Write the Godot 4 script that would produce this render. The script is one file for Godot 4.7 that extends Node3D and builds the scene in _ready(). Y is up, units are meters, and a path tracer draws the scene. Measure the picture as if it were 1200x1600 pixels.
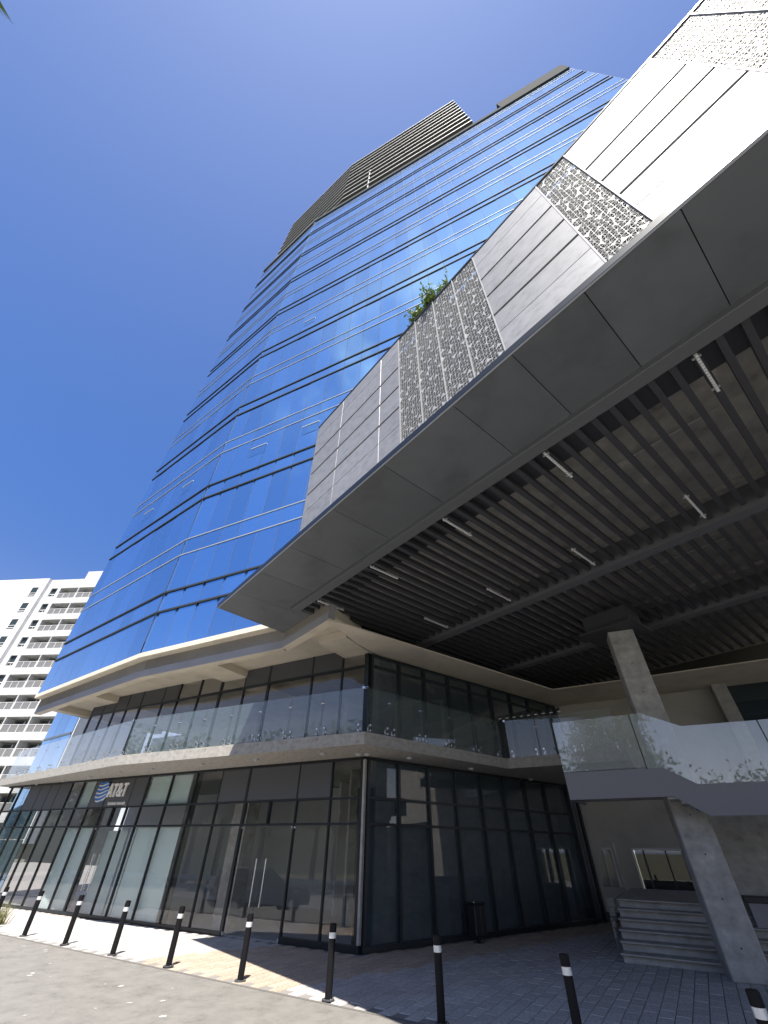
extends Node3D

# ------------------------------------------------------------------ helpers
var M := {}
var meshes := {}
var rng := RandomNumberGenerator.new()
var taken := {}

class MB:
	var st := SurfaceTool.new()
	var n := 0
	func _init():
		st.begin(Mesh.PRIMITIVE_TRIANGLES)
	func tri(a: Vector3, b: Vector3, c: Vector3, nn: Vector3):
		var q := b
		var r := c
		if (b - a).cross(c - a).dot(nn) > 0.0:
			q = c
			r = b
		for v in [a, q, r]:
			st.set_normal(nn)
			st.add_vertex(v)
		n += 1
	func quad(a: Vector3, b: Vector3, c: Vector3, d: Vector3, nn: Vector3):
		tri(a, b, c, nn)
		tri(a, c, d, nn)
	func flat(a: Vector3, b: Vector3, c: Vector3, d: Vector3, away: Vector3):
		var nn := (b - a).cross(c - a)
		if nn.length() < 1e-9:
			nn = (c - a).cross(d - a)
		nn = nn.normalized()
		if nn.dot((a + b + c + d) * 0.25 - away) < 0.0:
			nn = -nn
		quad(a, b, c, d, nn)
	func box(xf: Transform3D, s: Vector3):
		var h := s * 0.5
		for ax in 3:
			for sg in [-1.0, 1.0]:
				var nl := Vector3.ZERO
				nl[ax] = sg
				var u := Vector3.ZERO
				var v := Vector3.ZERO
				u[(ax + 1) % 3] = h[(ax + 1) % 3]
				v[(ax + 2) % 3] = h[(ax + 2) % 3]
				var c := nl * h[ax]
				quad(xf * (c - u - v), xf * (c + u - v), xf * (c + u + v), xf * (c - u + v), (xf.basis * nl).normalized())
	func prism(poly: PackedVector2Array, y0: float, y1: float, xf := Transform3D.IDENTITY):
		# poly in plan (x, z)
		var ix := Geometry2D.triangulate_polygon(poly)
		for k in range(0, ix.size(), 3):
			var a := poly[ix[k]]
			var b := poly[ix[k + 1]]
			var c := poly[ix[k + 2]]
			tri(xf * Vector3(a.x, y1, a.y), xf * Vector3(b.x, y1, b.y), xf * Vector3(c.x, y1, c.y), xf.basis.y.normalized())
			tri(xf * Vector3(a.x, y0, a.y), xf * Vector3(b.x, y0, b.y), xf * Vector3(c.x, y0, c.y), -xf.basis.y.normalized())
		var cw := -1.0 if Geometry2D.is_polygon_clockwise(poly) else 1.0
		for k in poly.size():
			var a := poly[k]
			var b := poly[(k + 1) % poly.size()]
			var e := (b - a).normalized()
			var nn := xf.basis * (Vector3(e.y, 0, -e.x) * cw)
			quad(xf * Vector3(a.x, y0, a.y), xf * Vector3(b.x, y0, b.y), xf * Vector3(b.x, y1, b.y), xf * Vector3(a.x, y1, a.y), nn.normalized())
	func tube(a: Vector3, b: Vector3, ra: float, rb: float, sides := 8, caps := true):
		var d := (b - a).normalized()
		var u := d.cross(Vector3.UP if absf(d.y) < 0.9 else Vector3.RIGHT).normalized()
		var w := d.cross(u)
		for k in sides:
			var t0 := TAU * k / sides
			var t1 := TAU * (k + 1) / sides
			var n0 := u * cos(t0) + w * sin(t0)
			var n1 := u * cos(t1) + w * sin(t1)
			quad(a + n0 * ra, a + n1 * ra, b + n1 * rb, b + n0 * rb, ((n0 + n1) * 0.5).normalized())
			if caps:
				tri(a, a + n0 * ra, a + n1 * ra, -d)
				tri(b, b + n0 * rb, b + n1 * rb, d)
	func done() -> ArrayMesh:
		return st.commit()

func lin(r: float, g: float, b: float, a := 1.0) -> Color:
	var c := Color(r, g, b).linear_to_srgb()
	c.a = a
	return c

func numbered(called: String) -> String:
	if not taken.has(called):
		taken[called] = 0
		return called
	taken[called] += 1
	return "%s_%03d" % [called, taken[called]]

func thing(called: String, label: String, category: String, at := Vector3.ZERO, group := "") -> Node3D:
	var o := Node3D.new()
	o.name = numbered(called)
	add_child(o)
	o.position = at
	o.set_meta("label", label)
	o.set_meta("category", category)
	if group != "":
		o.set_meta("group", group)
	return o

func part(parent: Node3D, called: String, mesh: Mesh, mat: Material, xf := Transform3D.IDENTITY) -> MeshInstance3D:
	# xf is the part's place in the world
	var o := MeshInstance3D.new()
	o.name = called
	o.mesh = mesh
	o.material_override = mat
	parent.add_child(o, true)
	o.transform = parent.global_transform.affine_inverse() * xf
	return o

func structure(called: String, mesh: Mesh, mat: Material, xf := Transform3D.IDENTITY) -> MeshInstance3D:
	var o := part(self, called, mesh, mat, xf)
	o.set_meta("kind", "structure")
	return o

func box_mesh(s: Vector3, bevel := 0.0) -> Mesh:
	var key := "%.3f_%.3f_%.3f_%.3f" % [s.x, s.y, s.z, bevel]
	if meshes.has(key):
		return meshes[key]
	var mb := MB.new()
	if bevel <= 0.0:
		mb.box(Transform3D.IDENTITY, s)
	else:
		var h := s * 0.5
		var b := minf(bevel, minf(h.x, minf(h.y, h.z)) * 0.9)
		# faces
		for ax in 3:
			var a1 := (ax + 1) % 3
			var a2 := (ax + 2) % 3
			for sg in [-1.0, 1.0]:
				var p := []
				for q in [[-1, -1], [1, -1], [1, 1], [-1, 1]]:
					var v := Vector3.ZERO
					v[ax] = sg * h[ax]
					v[a1] = q[0] * (h[a1] - b)
					v[a2] = q[1] * (h[a2] - b)
					p.append(v)
				mb.flat(p[0], p[1], p[2], p[3], Vector3.ZERO)
			# edges along ax
			for s1 in [-1.0, 1.0]:
				for s2 in [-1.0, 1.0]:
					var e := []
					for q in [[-1, 0], [1, 0], [1, 1], [-1, 1]]:
						var v := Vector3.ZERO
						v[ax] = q[0] * (h[ax] - b)
						v[a1] = s1 * (h[a1] - (b if q[1] == 1 else 0.0))
						v[a2] = s2 * (h[a2] - (0.0 if q[1] == 1 else b))
						e.append(v)
					mb.flat(e[0], e[1], e[2], e[3], Vector3.ZERO)
		for sx in [-1.0, 1.0]:
			for sy in [-1.0, 1.0]:
				for sz in [-1.0, 1.0]:
					var c := Vector3(sx * h.x, sy * h.y, sz * h.z)
					mb.tri(c - Vector3(0, sy * b, sz * b), c - Vector3(sx * b, 0, sz * b), c - Vector3(sx * b, sy * b, 0), Vector3(sx, sy, sz).normalized())
	meshes[key] = mb.done()
	return meshes[key]

# a box part in a frame F: x range, y range, z range
func bar(parent: Node3D, called: String, mat: Material, F: Transform3D, x0: float, x1: float, y0: float, y1: float, z0: float, z1: float, bevel := 0.0) -> MeshInstance3D:
	var s := Vector3(absf(x1 - x0), absf(y1 - y0), absf(z1 - z0))
	return part(parent, called, box_mesh(s, bevel), mat, F * Transform3D(Basis.IDENTITY, Vector3(x0 + x1, y0 + y1, z0 + z1) * 0.5))

func frame(at: Vector2, azimuth: float) -> Transform3D:
	var a := deg_to_rad(azimuth)
	var x := Vector3(sin(a), 0, -cos(a))
	return Transform3D(Basis(x, Vector3.UP, x.cross(Vector3.UP)), Vector3(at.x, 0, at.y))

func noise_tex(freq: float, ramp: Array, size := 512, octaves := 5, seed_ := 1, kind := FastNoiseLite.TYPE_SIMPLEX_SMOOTH) -> NoiseTexture2D:
	var n := FastNoiseLite.new()
	n.noise_type = kind
	n.frequency = freq
	n.fractal_octaves = octaves
	n.fractal_gain = 0.6
	n.seed = seed_
	var t := NoiseTexture2D.new()
	t.width = size
	t.height = size
	t.seamless = true
	t.noise = n
	var g := Gradient.new()
	var off := PackedFloat32Array()
	var col := PackedColorArray()
	for k in ramp.size():
		off.append(float(k) / (ramp.size() - 1))
		col.append(ramp[k])
	g.offsets = off
	g.colors = col
	t.color_ramp = g
	return t

func gray(v: float) -> Color:
	return Color(v, v, v)

func mat(c: Color, rough := 0.6, metal := 0.0, spec := 0.5) -> StandardMaterial3D:
	var m := StandardMaterial3D.new()
	m.albedo_color = c
	m.roughness = rough
	m.metallic = metal
	m.metallic_specular = spec
	return m

func textured(m: StandardMaterial3D, t: Texture2D, scale_: float, stretch := Vector3.ONE) -> StandardMaterial3D:
	m.albedo_texture = t
	m.uv1_triplanar = true
	m.uv1_world_triplanar = true
	m.uv1_scale = stretch * scale_
	return m

func glass(c: Color, alpha: float, metal := 0.0, spec := 0.5) -> StandardMaterial3D:
	var m := mat(Color(c.r, c.g, c.b, alpha), 0.01, metal, spec)
	m.transparency = BaseMaterial3D.TRANSPARENCY_ALPHA
	m.cull_mode = BaseMaterial3D.CULL_DISABLED
	return m

# ------------------------------------------------------------------ main
const EYE := 1.7

func _ready():
	rng.seed = 7
	set_camera_and_light()
	make_materials()
	ground_and_pavement()
	tower()
	shop_building()
	terrace_railing()
	canopy()
	stair_area()
	apartment()
	bollards()
	small_things()
	surroundings()

func set_camera_and_light():
	var cam := Camera3D.new()
	cam.name = "camera"
	var pitch := deg_to_rad(39.955)
	var roll := deg_to_rad(0.888)
	var F := Vector3(0, sin(pitch), -cos(pitch))
	var U := Vector3(0, cos(pitch), sin(pitch))
	var R := Vector3.RIGHT
	var R2 := R * cos(roll) + U * sin(roll)
	var U2 := -R * sin(roll) + U * cos(roll)
	cam.transform = Transform3D(Basis(R2, U2, -F), Vector3(0, EYE, 0))
	cam.fov = 103.86
	cam.keep_aspect = Camera3D.KEEP_HEIGHT
	cam.near = 0.05
	cam.far = 3000.0
	add_child(cam)
	cam.current = true

	var sun := DirectionalLight3D.new()
	sun.name = "sun"
	add_child(sun)
	var to_sun := Vector3(-0.04, 1.0, 0.487).normalized()
	sun.basis = Basis.looking_at(-to_sun, Vector3.FORWARD)
	sun.light_energy = 1.15
	sun.light_color = Color(1.0, 0.975, 0.94)
	sun.light_angular_distance = 0.5
	sun.shadow_enabled = true

	var we := WorldEnvironment.new()
	we.name = "world"
	var e := Environment.new()
	e.background_mode = Environment.BG_SKY
	var sm := PanoramaSkyMaterial.new()
	sm.panorama = sky_image(to_sun)
	sm.energy_multiplier = 1.0
	var sky := Sky.new()
	sky.sky_material = sm
	e.sky = sky
	e.tonemap_mode = Environment.TONE_MAPPER_LINEAR
	e.tonemap_exposure = 3.0
	e.sdfgi_enabled = true
	e.ssao_enabled = true
	e.ssil_enabled = true
	we.environment = e
	add_child(we)

# clear sky computed for every direction: blue, paler at the horizon and round the sun, with thin cloud behind the camera
func sky_image(to_sun: Vector3) -> Texture2D:
	var w := 1024
	var h := 512
	var n := FastNoiseLite.new()
	n.noise_type = FastNoiseLite.TYPE_SIMPLEX_SMOOTH
	n.seed = 12
	n.frequency = 2.6
	n.fractal_octaves = 5
	n.fractal_gain = 0.55
	var im := Image.create(w, h, false, Image.FORMAT_RGBF)
	var k := 1.0 / 2.75
	var zen := Vector3(0.03, 0.13, 0.47) * k
	var mid := Vector3(0.04, 0.17, 0.56) * k
	var hor := Vector3(1.5, 1.53, 1.56) * k
	var off := rad_to_deg(acos(to_sun.y))
	var over := zen + Vector3(0.95, 0.97, 1.0) * k * (0.9 * exp(-off / 10.0) + 0.40 * exp(-off / 36.0))
	for y in h:
		var el := PI * 0.5 - PI * (y + 0.5) / h
		var up := maxf(sin(el), 0.0)
		for x in w:
			var a := TAU * ((x + 0.5) / w)
			var d := Vector3(sin(a) * cos(el), sin(el), -cos(a) * cos(el))
			var c := mid.lerp(zen, smoothstep(0.35, 1.0, up)).lerp(hor, pow(1.0 - up, 6.6))
			var ang := rad_to_deg(acos(clampf(d.dot(to_sun), -1, 1)))
			c += Vector3(0.95, 0.97, 1.0) * k * (0.9 * exp(-ang / 10.0) + 0.40 * exp(-ang / 36.0))
			if d.z > 0.1 and up > 0.1:
				var q := d / (up + 0.25)
				var v := n.get_noise_3d(q.x * 1.0, 0.0, q.z * 1.0)
				var f := smoothstep(-0.1, 0.35, v) * smoothstep(0.1, 0.3, d.z) * smoothstep(0.62, 0.86, up) * 0.8
				c = c.lerp(Vector3(0.98, 1.0, 1.03) * k, f)
			if el < 0.0:
				c = over          # under the ground sheet; the zenith's filter touches these rows
			im.set_pixel(x, y, Color(c.x, c.y, c.z))
	return ImageTexture.create_from_image(im)

func make_materials():
	var con := noise_tex(0.012, [gray(0.55), gray(0.74), gray(0.8), gray(0.86), gray(1.0)], 512, 6, 3)
	M.concrete = textured(mat(lin(0.62, 0.605, 0.57), 0.85), con, 0.5)
	M.slab = textured(mat(lin(0.47, 0.45, 0.41), 0.9), noise_tex(0.02, [gray(0.5), gray(0.85), gray(0.9), gray(1.0)], 512, 6, 9), 0.6)
	M.cream = textured(mat(lin(0.70, 0.635, 0.52), 0.9), noise_tex(0.01, [gray(0.9), gray(0.97), gray(1.0)], 256, 4, 5), 0.3)
	M.fascia = textured(mat(lin(0.33, 0.33, 0.345), 0.8), noise_tex(0.01, [gray(0.88), gray(0.97), gray(1.0)], 256, 4, 6), 0.3)
	M.stucco = textured(mat(lin(0.50, 0.475, 0.425), 0.9), noise_tex(0.01, [gray(0.85), gray(0.97), gray(1.0)], 256, 4, 8), 0.3)
	M.dark_alu = mat(lin(0.022, 0.026, 0.03), 0.35, 0.3)
	M.dark_fin = mat(lin(0.035, 0.042, 0.045), 0.75, 0.0, 0.3)
	M.light_alu = mat(lin(0.55, 0.57, 0.58), 0.45, 0.4)
	M.thin_fin = mat(lin(0.34, 0.36, 0.38), 0.6, 0.1)
	M.parapet = mat(lin(0.05, 0.055, 0.06), 0.95, 0.0, 0.2)
	M.joint = mat(lin(0.17, 0.21, 0.26), 0.7, 0.0, 0.2)
	M.dark_panel = mat(lin(0.082, 0.085, 0.094), 0.45, 0.1)
	M.void_black = mat(lin(0.02, 0.021, 0.024), 0.8)
	M.steel = mat(lin(0.7, 0.71, 0.72), 0.22, 1.0)
	M.white = mat(lin(0.8, 0.8, 0.8), 0.6)
	M.white_board = mat(lin(0.64, 0.79, 0.77), 0.7)
	M.black = mat(lin(0.012, 0.012, 0.014), 0.45)
	M.lamp_glass = mat(lin(0.55, 0.56, 0.56), 0.4)
	# tower glass: a mirror coating, deep blue
	M.tower_glass = []
	for k in 4:
		var v: float = [1.0, 0.9, 1.05, 0.96][k]
		var g := mat(lin(0.28 * v, 0.55 * v, 0.88 * v), 0.025, 0.92, 0.6)
		M.tower_glass.append(g)
	M.tower_spandrel = mat(lin(0.12, 0.28, 0.70), 0.03, 0.92, 0.6)
	M.shop_glass = glass(lin(0.02, 0.026, 0.026), 0.10, 0.0)
	M.shop_glass_dark = glass(lin(0.05, 0.075, 0.09), 0.38, 0.0)
	M.rail_glass = glass(lin(0.30, 0.40, 0.40), 0.06, 0.03)
	M.landing_glass = glass(lin(0.7, 0.76, 0.76), 0.05, 0.26)
	# brushed cladding, streaked along its length
	var streak := noise_tex(0.02, [gray(0.72), gray(0.9), gray(0.96), gray(1.0)], 512, 5, 21)
	M.clad = []
	for k in 4:
		var v: float = [1.0, 0.93, 1.05, 0.97][k]
		M.clad.append(textured(mat(lin(0.31 * v, 0.315 * v, 0.325 * v), 0.52, 0.15), streak, 0.45))
	M.perf = mat(lin(0.40, 0.405, 0.40), 0.55, 0.2)
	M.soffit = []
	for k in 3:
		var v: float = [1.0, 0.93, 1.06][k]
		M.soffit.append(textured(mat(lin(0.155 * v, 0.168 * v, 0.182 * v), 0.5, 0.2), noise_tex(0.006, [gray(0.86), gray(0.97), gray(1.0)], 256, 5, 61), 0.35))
	M.slat = mat(lin(0.055, 0.058, 0.066), 0.6, 0.1)
	M.beam = mat(lin(0.14, 0.147, 0.158), 0.55, 0.2)
	M.ceiling = textured(mat(lin(0.64, 0.62, 0.58), 0.9), con, 0.25)
	# ground
	M.paver = {}
	var pn := noise_tex(0.05, [gray(0.7), gray(0.9), gray(1.0)], 512, 5, 31)
	var tones := {"pale": lin(0.54, 0.51, 0.485), "rust": lin(0.53, 0.425, 0.33), "grey": lin(0.60, 0.59, 0.585), "plum": lin(0.57, 0.53, 0.51)}
	for z in tones:
		M.paver[z] = []
		for k in 3:
			var f: float = [0.965, 1.0, 1.03][k]
			var c: Color = tones[z]
			M.paver[z].append(textured(mat(Color(c.r * f, c.g * f, c.b * f), 0.9), pn, 0.7))
	M.paver_base = mat(lin(0.22, 0.21, 0.20), 0.95)
	var an := noise_tex(0.004, [gray(0.66), gray(0.86), gray(0.92), gray(0.96), gray(1.0)], 2048, 9, 41)
	an.noise.fractal_gain = 0.78
	M.road = textured(mat(lin(0.215, 0.205, 0.188), 0.95), an, 0.22)
	M.earth = textured(mat(lin(0.12, 0.115, 0.06), 0.95), an, 0.05)
	M.kerb = textured(mat(lin(0.17, 0.16, 0.145), 0.95), pn, 1.5)
	M.bollard = mat(lin(0.009, 0.009, 0.011), 0.55, 0.0, 0.3)
	M.tape = mat(lin(0.75, 0.77, 0.78), 0.3, 0.3)
	M.leaf = []
	for c in [lin(0.05, 0.085, 0.025), lin(0.07, 0.11, 0.035), lin(0.035, 0.06, 0.02)]:
		var m := mat(c, 0.6)
		m.backlight_enabled = true
		m.backlight = Color(c.r * 0.6, c.g * 0.6, c.b * 0.4)
		m.cull_mode = BaseMaterial3D.CULL_DISABLED
		M.leaf.append(m)
	M.straw = mat(lin(0.30, 0.27, 0.12), 0.8)
	M.straw.cull_mode = BaseMaterial3D.CULL_DISABLED
	M.bark = mat(lin(0.10, 0.08, 0.06), 0.95)
	M.house = textured(mat(lin(0.80, 0.80, 0.79), 0.85), noise_tex(0.02, [gray(0.9), gray(0.97), gray(1.0)], 256, 4, 51), 0.1)
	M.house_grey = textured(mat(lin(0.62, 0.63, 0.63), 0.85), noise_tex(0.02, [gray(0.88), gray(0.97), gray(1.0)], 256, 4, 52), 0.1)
	M.infill = mat(lin(0.2, 0.2, 0.2), 0.5)
	M.window = mat(lin(0.04, 0.055, 0.055), 0.1, 0.1)

# ------------------------------------------------------------------ ground
var FP := frame(Vector2(-0.8, -8.84), 121.7)      # road edge: x along it, z towards the road
const CORNER := Vector2(-0.37, -12.31)
var FL := frame(CORNER, 119.5)                     # shop front: x negative along it
var FR := frame(CORNER, 53.5)                      # shop side: x positive along it

func road_drop(x: float, z: float) -> float:
	var q := (z - 0.411 * (x + 9.65)) / 1.081
	return -0.9 * smoothstep(0.8, 6.5, q)

func ground_and_pavement():
	var mb := MB.new()
	mb.quad(Vector3(-900, -1.3, -900), Vector3(900, -1.3, -900), Vector3(900, -1.3, 900), Vector3(-900, -1.3, 900), Vector3.UP)
	structure("ground", mb.done(), M.earth)
	# the road: a sheet that is level at the pavement and dips beyond
	mb = MB.new()
	var st := 1.0
	var nx := 90
	var nz := 30
	for i in nx:
		for j in nz:
			var x0 := -60.0 + i * st
			var z0 := 0.0 + j * st
			var p := []
			for q in [[0, 0], [1, 0], [1, 1], [0, 1]]:
				var x: float = x0 + q[0] * st
				var z: float = z0 + q[1] * st
				p.append(FP * Vector3(x, road_drop(x, z), z))
			var nn: Vector3 = (p[1] - p[0]).cross(p[2] - p[0]).normalized()
			if nn.y < 0:
				nn = -nn
			mb.quad(p[0], p[1], p[2], p[3], nn)
	var road := structure("road", mb.done(), M.road)
	var fleck_m := mat(lin(0.36, 0.352, 0.335), 0.95)
	for k in 26:
		var c := Vector3(rng.randf_range(-8.5, -0.5), 0.004, 0.0)
		c.z = rng.randf_range(0.25, maxf(0.3, 0.411 * (c.x + 9.65)))
		var fl := MB.new()
		var rr := 0.012 + 0.05 * pow(rng.randf(), 2.0)
		var stretch := rng.randf_range(0.5, 1.6)
		var pts := []
		for q in 7:
			var a := TAU * q / 7.0
			var u := rr * rng.randf_range(0.5, 1.2)
			pts.append(FP * (c + Vector3(cos(a) * u * stretch, 0, sin(a) * u)))
		for q in 7:
			fl.tri(FP * c, pts[q], pts[(q + 1) % 7], Vector3.UP)
		part(road, "paint_fleck", fl.done(), fleck_m)
	# pavement bed under the pavers
	var pv := bar(self, "pavement", M.paver_base, FP, -60, 40, -1.3, -0.012, -24.0, -0.10)
	pv.set_meta("kind", "structure")
	var kb := bar(self, "kerb", M.kerb, FP, -60, 40, -1.3, 0.004, -0.06, 0.0)
	kb.set_meta("kind", "structure")
	# pavers: each its own piece where it is large in view, the rest joined
	var pw := 0.198
	var pl := 0.398
	var pm := MB.new()
	var hx := pw * 0.5 - 0.004
	var hz := pl * 0.5 - 0.004
	var b := 0.006
	var top := [Vector3(-hx + b, 0, -hz + b), Vector3(hx - b, 0, -hz + b), Vector3(hx - b, 0, hz - b), Vector3(-hx + b, 0, hz - b)]
	var low := [Vector3(-hx, -0.012, -hz), Vector3(hx, -0.012, -hz), Vector3(hx, -0.012, hz), Vector3(-hx, -0.012, hz)]
	pm.quad(top[0], top[1], top[2], top[3], Vector3.UP)
	for k in 4:
		pm.flat(top[k], top[(k + 1) % 4], low[(k + 1) % 4], low[k], Vector3(0, -0.05, 0))
	var paver := pm.done()
	var list := []
	var invL := FL.affine_inverse()
	var invR := FR.affine_inverse()
	for i in range(-90, 60):
		for j in range(0, 34):
			var x := i * 0.2
			var z := -0.10 - 0.2 - j * 0.4 - (0.2 if i % 2 == 0 else 0.0)
			var w: Vector3 = FP * Vector3(x, 0, z)
			var a: Vector3 = invL * w
			var c: Vector3 = invR * w
			if a.z < 0.13 and c.z < 0.13 and c.x < 9.7:
				continue   # under the shop
			if c.x >= 9.7 and c.z < -3.0:
				continue
			list.append([Vector3(x, 0, z), w.distance_to(Vector3(0, 0, -2.0)), w])
	var seen := []
	for e in list:
		var az := rad_to_deg(atan2(e[2].x, -e[2].z))
		if az > -37.0 and az < 41.0:
			seen.append(e)
	seen.sort_custom(func(p, q): return p[1] < q[1])
	var picked := {}
	for k in mini(300, seen.size()):
		picked[seen[k][0]] = true
	var joined := {}
	for e in list:
		var zone := paver_zone(e[2])
		var t := rng.randi() % 3
		var xf: Transform3D = FP * Transform3D(Basis.from_euler(Vector3(rng.randf_range(-0.004, 0.004), rng.randf_range(-0.006, 0.006), rng.randf_range(-0.006, 0.006))), e[0] + Vector3(0, rng.randf_range(-0.002, 0.001), 0))
		if picked.has(e[0]):
			part(pv, "paver", paver, M.paver[zone][t], xf)
		else:
			var key := "%s%d" % [zone, t]
			if not joined.has(key):
				joined[key] = [SurfaceTool.new(), M.paver[zone][t]]
			joined[key][0].append_from(paver, 0, xf)
	for key in joined:
		var o := part(pv, "far_pavers", joined[key][0].commit(), joined[key][1])
		o.set_meta("kind", "stuff")

func paver_zone(w: Vector3) -> String:
	var p: Vector3 = FP.affine_inverse() * w
	# a band of rust pavers crosses the pavement, plum and grey beyond it
	var d := p.x + 0.35 * p.z
	if d < -4.6:
		return "pale"
	if d < -1.0:
		return "rust"
	if d < 0.6:
		return "plum"
	return "grey"

# ------------------------------------------------------------------ tower
const T0 := Vector2(-9.12, -15.17)
const L1 := Vector2(-16.78, -20.94)
var FT := frame(T0, 116.0)          # main face, x from the edge to the right
var FTL := frame(T0, 127.0)         # left face, x negative
const ROOF := 61.5

func to_pixel(w: Vector3) -> Vector2:
	var pitch := deg_to_rad(39.955)
	var v := w - Vector3(0, EYE, 0)
	var z := v.dot(Vector3(0, sin(pitch), -cos(pitch)))
	return Vector2(600 + 626.7 * v.x / z, 800 - 626.7 * v.dot(Vector3(0, cos(pitch), sin(pitch))) / z)

func tower():
	var t := thing("office_tower", "tall faceted blue glass office tower with dark horizontal fins and louvred crown", "tower", Vector3(T0.x, 0, T0.y))
	# bands: pairs of fins
	var bands := [[8.88, 9.78, true]]
	for k in 15:
		var c := 12.1 + 3.41 * k
		bands.append([c - 0.44, c + 0.44, k % 2 == 1])
	var rows := []        # [y0, y1]
	var y := 7.12
	for b in bands:
		rows.append([y, b[0]])
		rows.append([b[0], b[1]])
		y = b[1]
	rows.append([y, ROOF - 0.2])
	var w := 1.065
	var main_len := 29.9
	var left_len := 9.6
	# core behind the glass and light joints between the panes
	bar(t, "joint_backing", M.joint, FT, 0.0, main_len, 7.75, ROOF - 0.3, -0.10, -0.03)
	bar(t, "joint_backing", M.joint, FTL, -left_len, 0.0, 7.75, ROOF - 0.3, -0.10, -0.03)
	var core := MB.new()
	core.prism(PackedVector2Array([tp(FT, 0.3, -0.45), tp(FT, main_len - 0.15, -0.45), tp(FT, main_len - 0.15, -22), tp(FTL, -left_len + 0.2, -22), tp(FTL, -left_len + 0.2, -0.45)]), 7.75, ROOF - 0.5)
	part(t, "tower_core", core.done(), M.void_black)
	# panes
	var panes := []
	for f in 2:
		var F: Transform3D = FT if f == 0 else FTL
		var n := 28 if f == 0 else 9
		for i in n:
			var x0: float = (0.1 + i * w) if f == 0 else (-0.08 - (i + 1) * w)
			var x1 := x0 + w
			if f == 0 and i == 0:
				x0 = 0.0
			for r in rows.size():
				var y0: float = rows[r][0]
				var y1: float = rows[r][1]
				if f == 0 and i >= 6 and r == 0:
					y0 = 7.8      # stands on the canopy roof here
				var c := F * Vector3((x0 + x1) * 0.5, (y0 + y1) * 0.5, 0)
				var px := to_pixel(c)
				var vis := px.x < 520.0 + (660.0 - px.y) * 0.9 and px.y > 60 and px.x > -20
				panes.append([F, x0 + 0.013, x1 - 0.013, y0 + 0.013, y1 - 0.013, c.distance_to(Vector3.ZERO) if vis else 1e6 + c.y])
	panes.sort_custom(func(a, b): return a[5] < b[5])
	var rest := [MB.new(), MB.new(), MB.new(), MB.new()]
	for k in panes.size():
		var p: Array = panes[k]
		var tilt := Basis.from_euler(Vector3(rng.randf_range(-1, 1) * 0.004, rng.randf_range(-1, 1) * 0.004, 0))
		var s := Vector3(p[2] - p[1], p[4] - p[3], 0.03)
		var xf: Transform3D = p[0] * Transform3D(tilt, Vector3(p[1] + p[2], p[3] + p[4], 0) * 0.5)
		var q := rng.randi() % 4
		if k < 300:
			part(t, "pane", box_mesh(s), M.tower_glass[q], xf)
		else:
			rest[q].box(xf, s)
	for q in 4:
		var o := part(t, "upper_panes", rest[q].done(), M.tower_glass[q])
		o.set_meta("kind", "stuff")
	# fins
	for b in bands:
		for e in 2:
			var yy: float = b[e]
			var hh := 0.036 if b[2] else 0.02
			var dd := 0.065 if b[2] else 0.045
			var m: Material = M.dark_fin if b[2] else M.thin_fin
			# meet at the edge with a mitre
			var k := tan(deg_to_rad(5.5)) * dd
			for f in 2:
				var F: Transform3D = FT if f == 0 else FTL
				var a := 0.0 if f == 0 else -left_len
				var z := main_len if f == 0 else 0.0
				var poly := PackedVector2Array()
				if f == 0:
					poly = PackedVector2Array([Vector2(a, 0.018), Vector2(a - k, dd), Vector2(z, dd), Vector2(z, 0.018)])
				else:
					poly = PackedVector2Array([Vector2(a, 0.018), Vector2(a, dd), Vector2(z + k, dd), Vector2(z, 0.018)])
				var mb := MB.new()
				mb.prism(poly, yy - hh, yy + hh, F)
				part(t, "fin", mb.done(), m)
			# brackets under the heavy fins of the lowest bands
			if b[2] and yy < 17.0:
				for i in 6:
					bar(t, "bracket", M.dark_alu, FT, 0.08 + i * w, 0.12 + i * w, yy - hh - 0.12, yy - hh, 0.018, 0.07)
	# top hung windows standing ajar
	for q in [[FT, 2.35, 17.65], [FT, 5.55, 17.75], [FTL, -3.2, 17.6], [FT, 3.4, 31.0], [FTL, -7.45, 17.6]]:
		bar(t, "window_sash", M.light_alu, q[0], q[1], q[1] + 1.0, q[2], q[2] + 0.04, 0.019, 0.06)
		bar(t, "window_pane", M.tower_glass[1], q[0], q[1] + 0.01, q[1] + 0.99, q[2] - 0.62, q[2] - 0.005, 0.019, 0.03)
	# light sealant beads between the panes
	for f in 2:
		var F: Transform3D = FT if f == 0 else FTL
		for i in (29 if f == 0 else 10):
			var x: float = (0.1 + i * w) if f == 0 else (-0.08 - i * w)
			bar(t, "joint_bead", M.joint, F, x - 0.006, x + 0.006, 7.12 if f == 1 or i < 7 else 7.85, ROOF - 0.25, 0.0155, 0.0175)
	# parapet
	bar(t, "parapet", M.parapet, FT, 0.0, 23.2, ROOF - 0.2, ROOF + 0.6, -0.4, 0.12)
	bar(t, "parapet", M.parapet, FT, 23.2, main_len, ROOF - 0.2, ROOF + 3.2, -0.4, 0.14)
	bar(t, "parapet", M.parapet, FTL, -left_len, -0.3, ROOF - 0.2, ROOF + 0.6, -0.4, 0.12)
	# crown: horizontal blades in front of a dark screen
	var R := Vector2(9.35, -6.25)
	var K := Vector2(-5.95, -13.72)
	var A := Vector2(-10.8, -17.5)
	var E := Vector2(-17.0, -22.1)
	var crown := MB.new()
	var Fm := frame(K, 116.0)
	var Fl := frame(K, 127.0)
	var lm := 17.0
	var la := 6.2
	var le := 14.0
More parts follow.
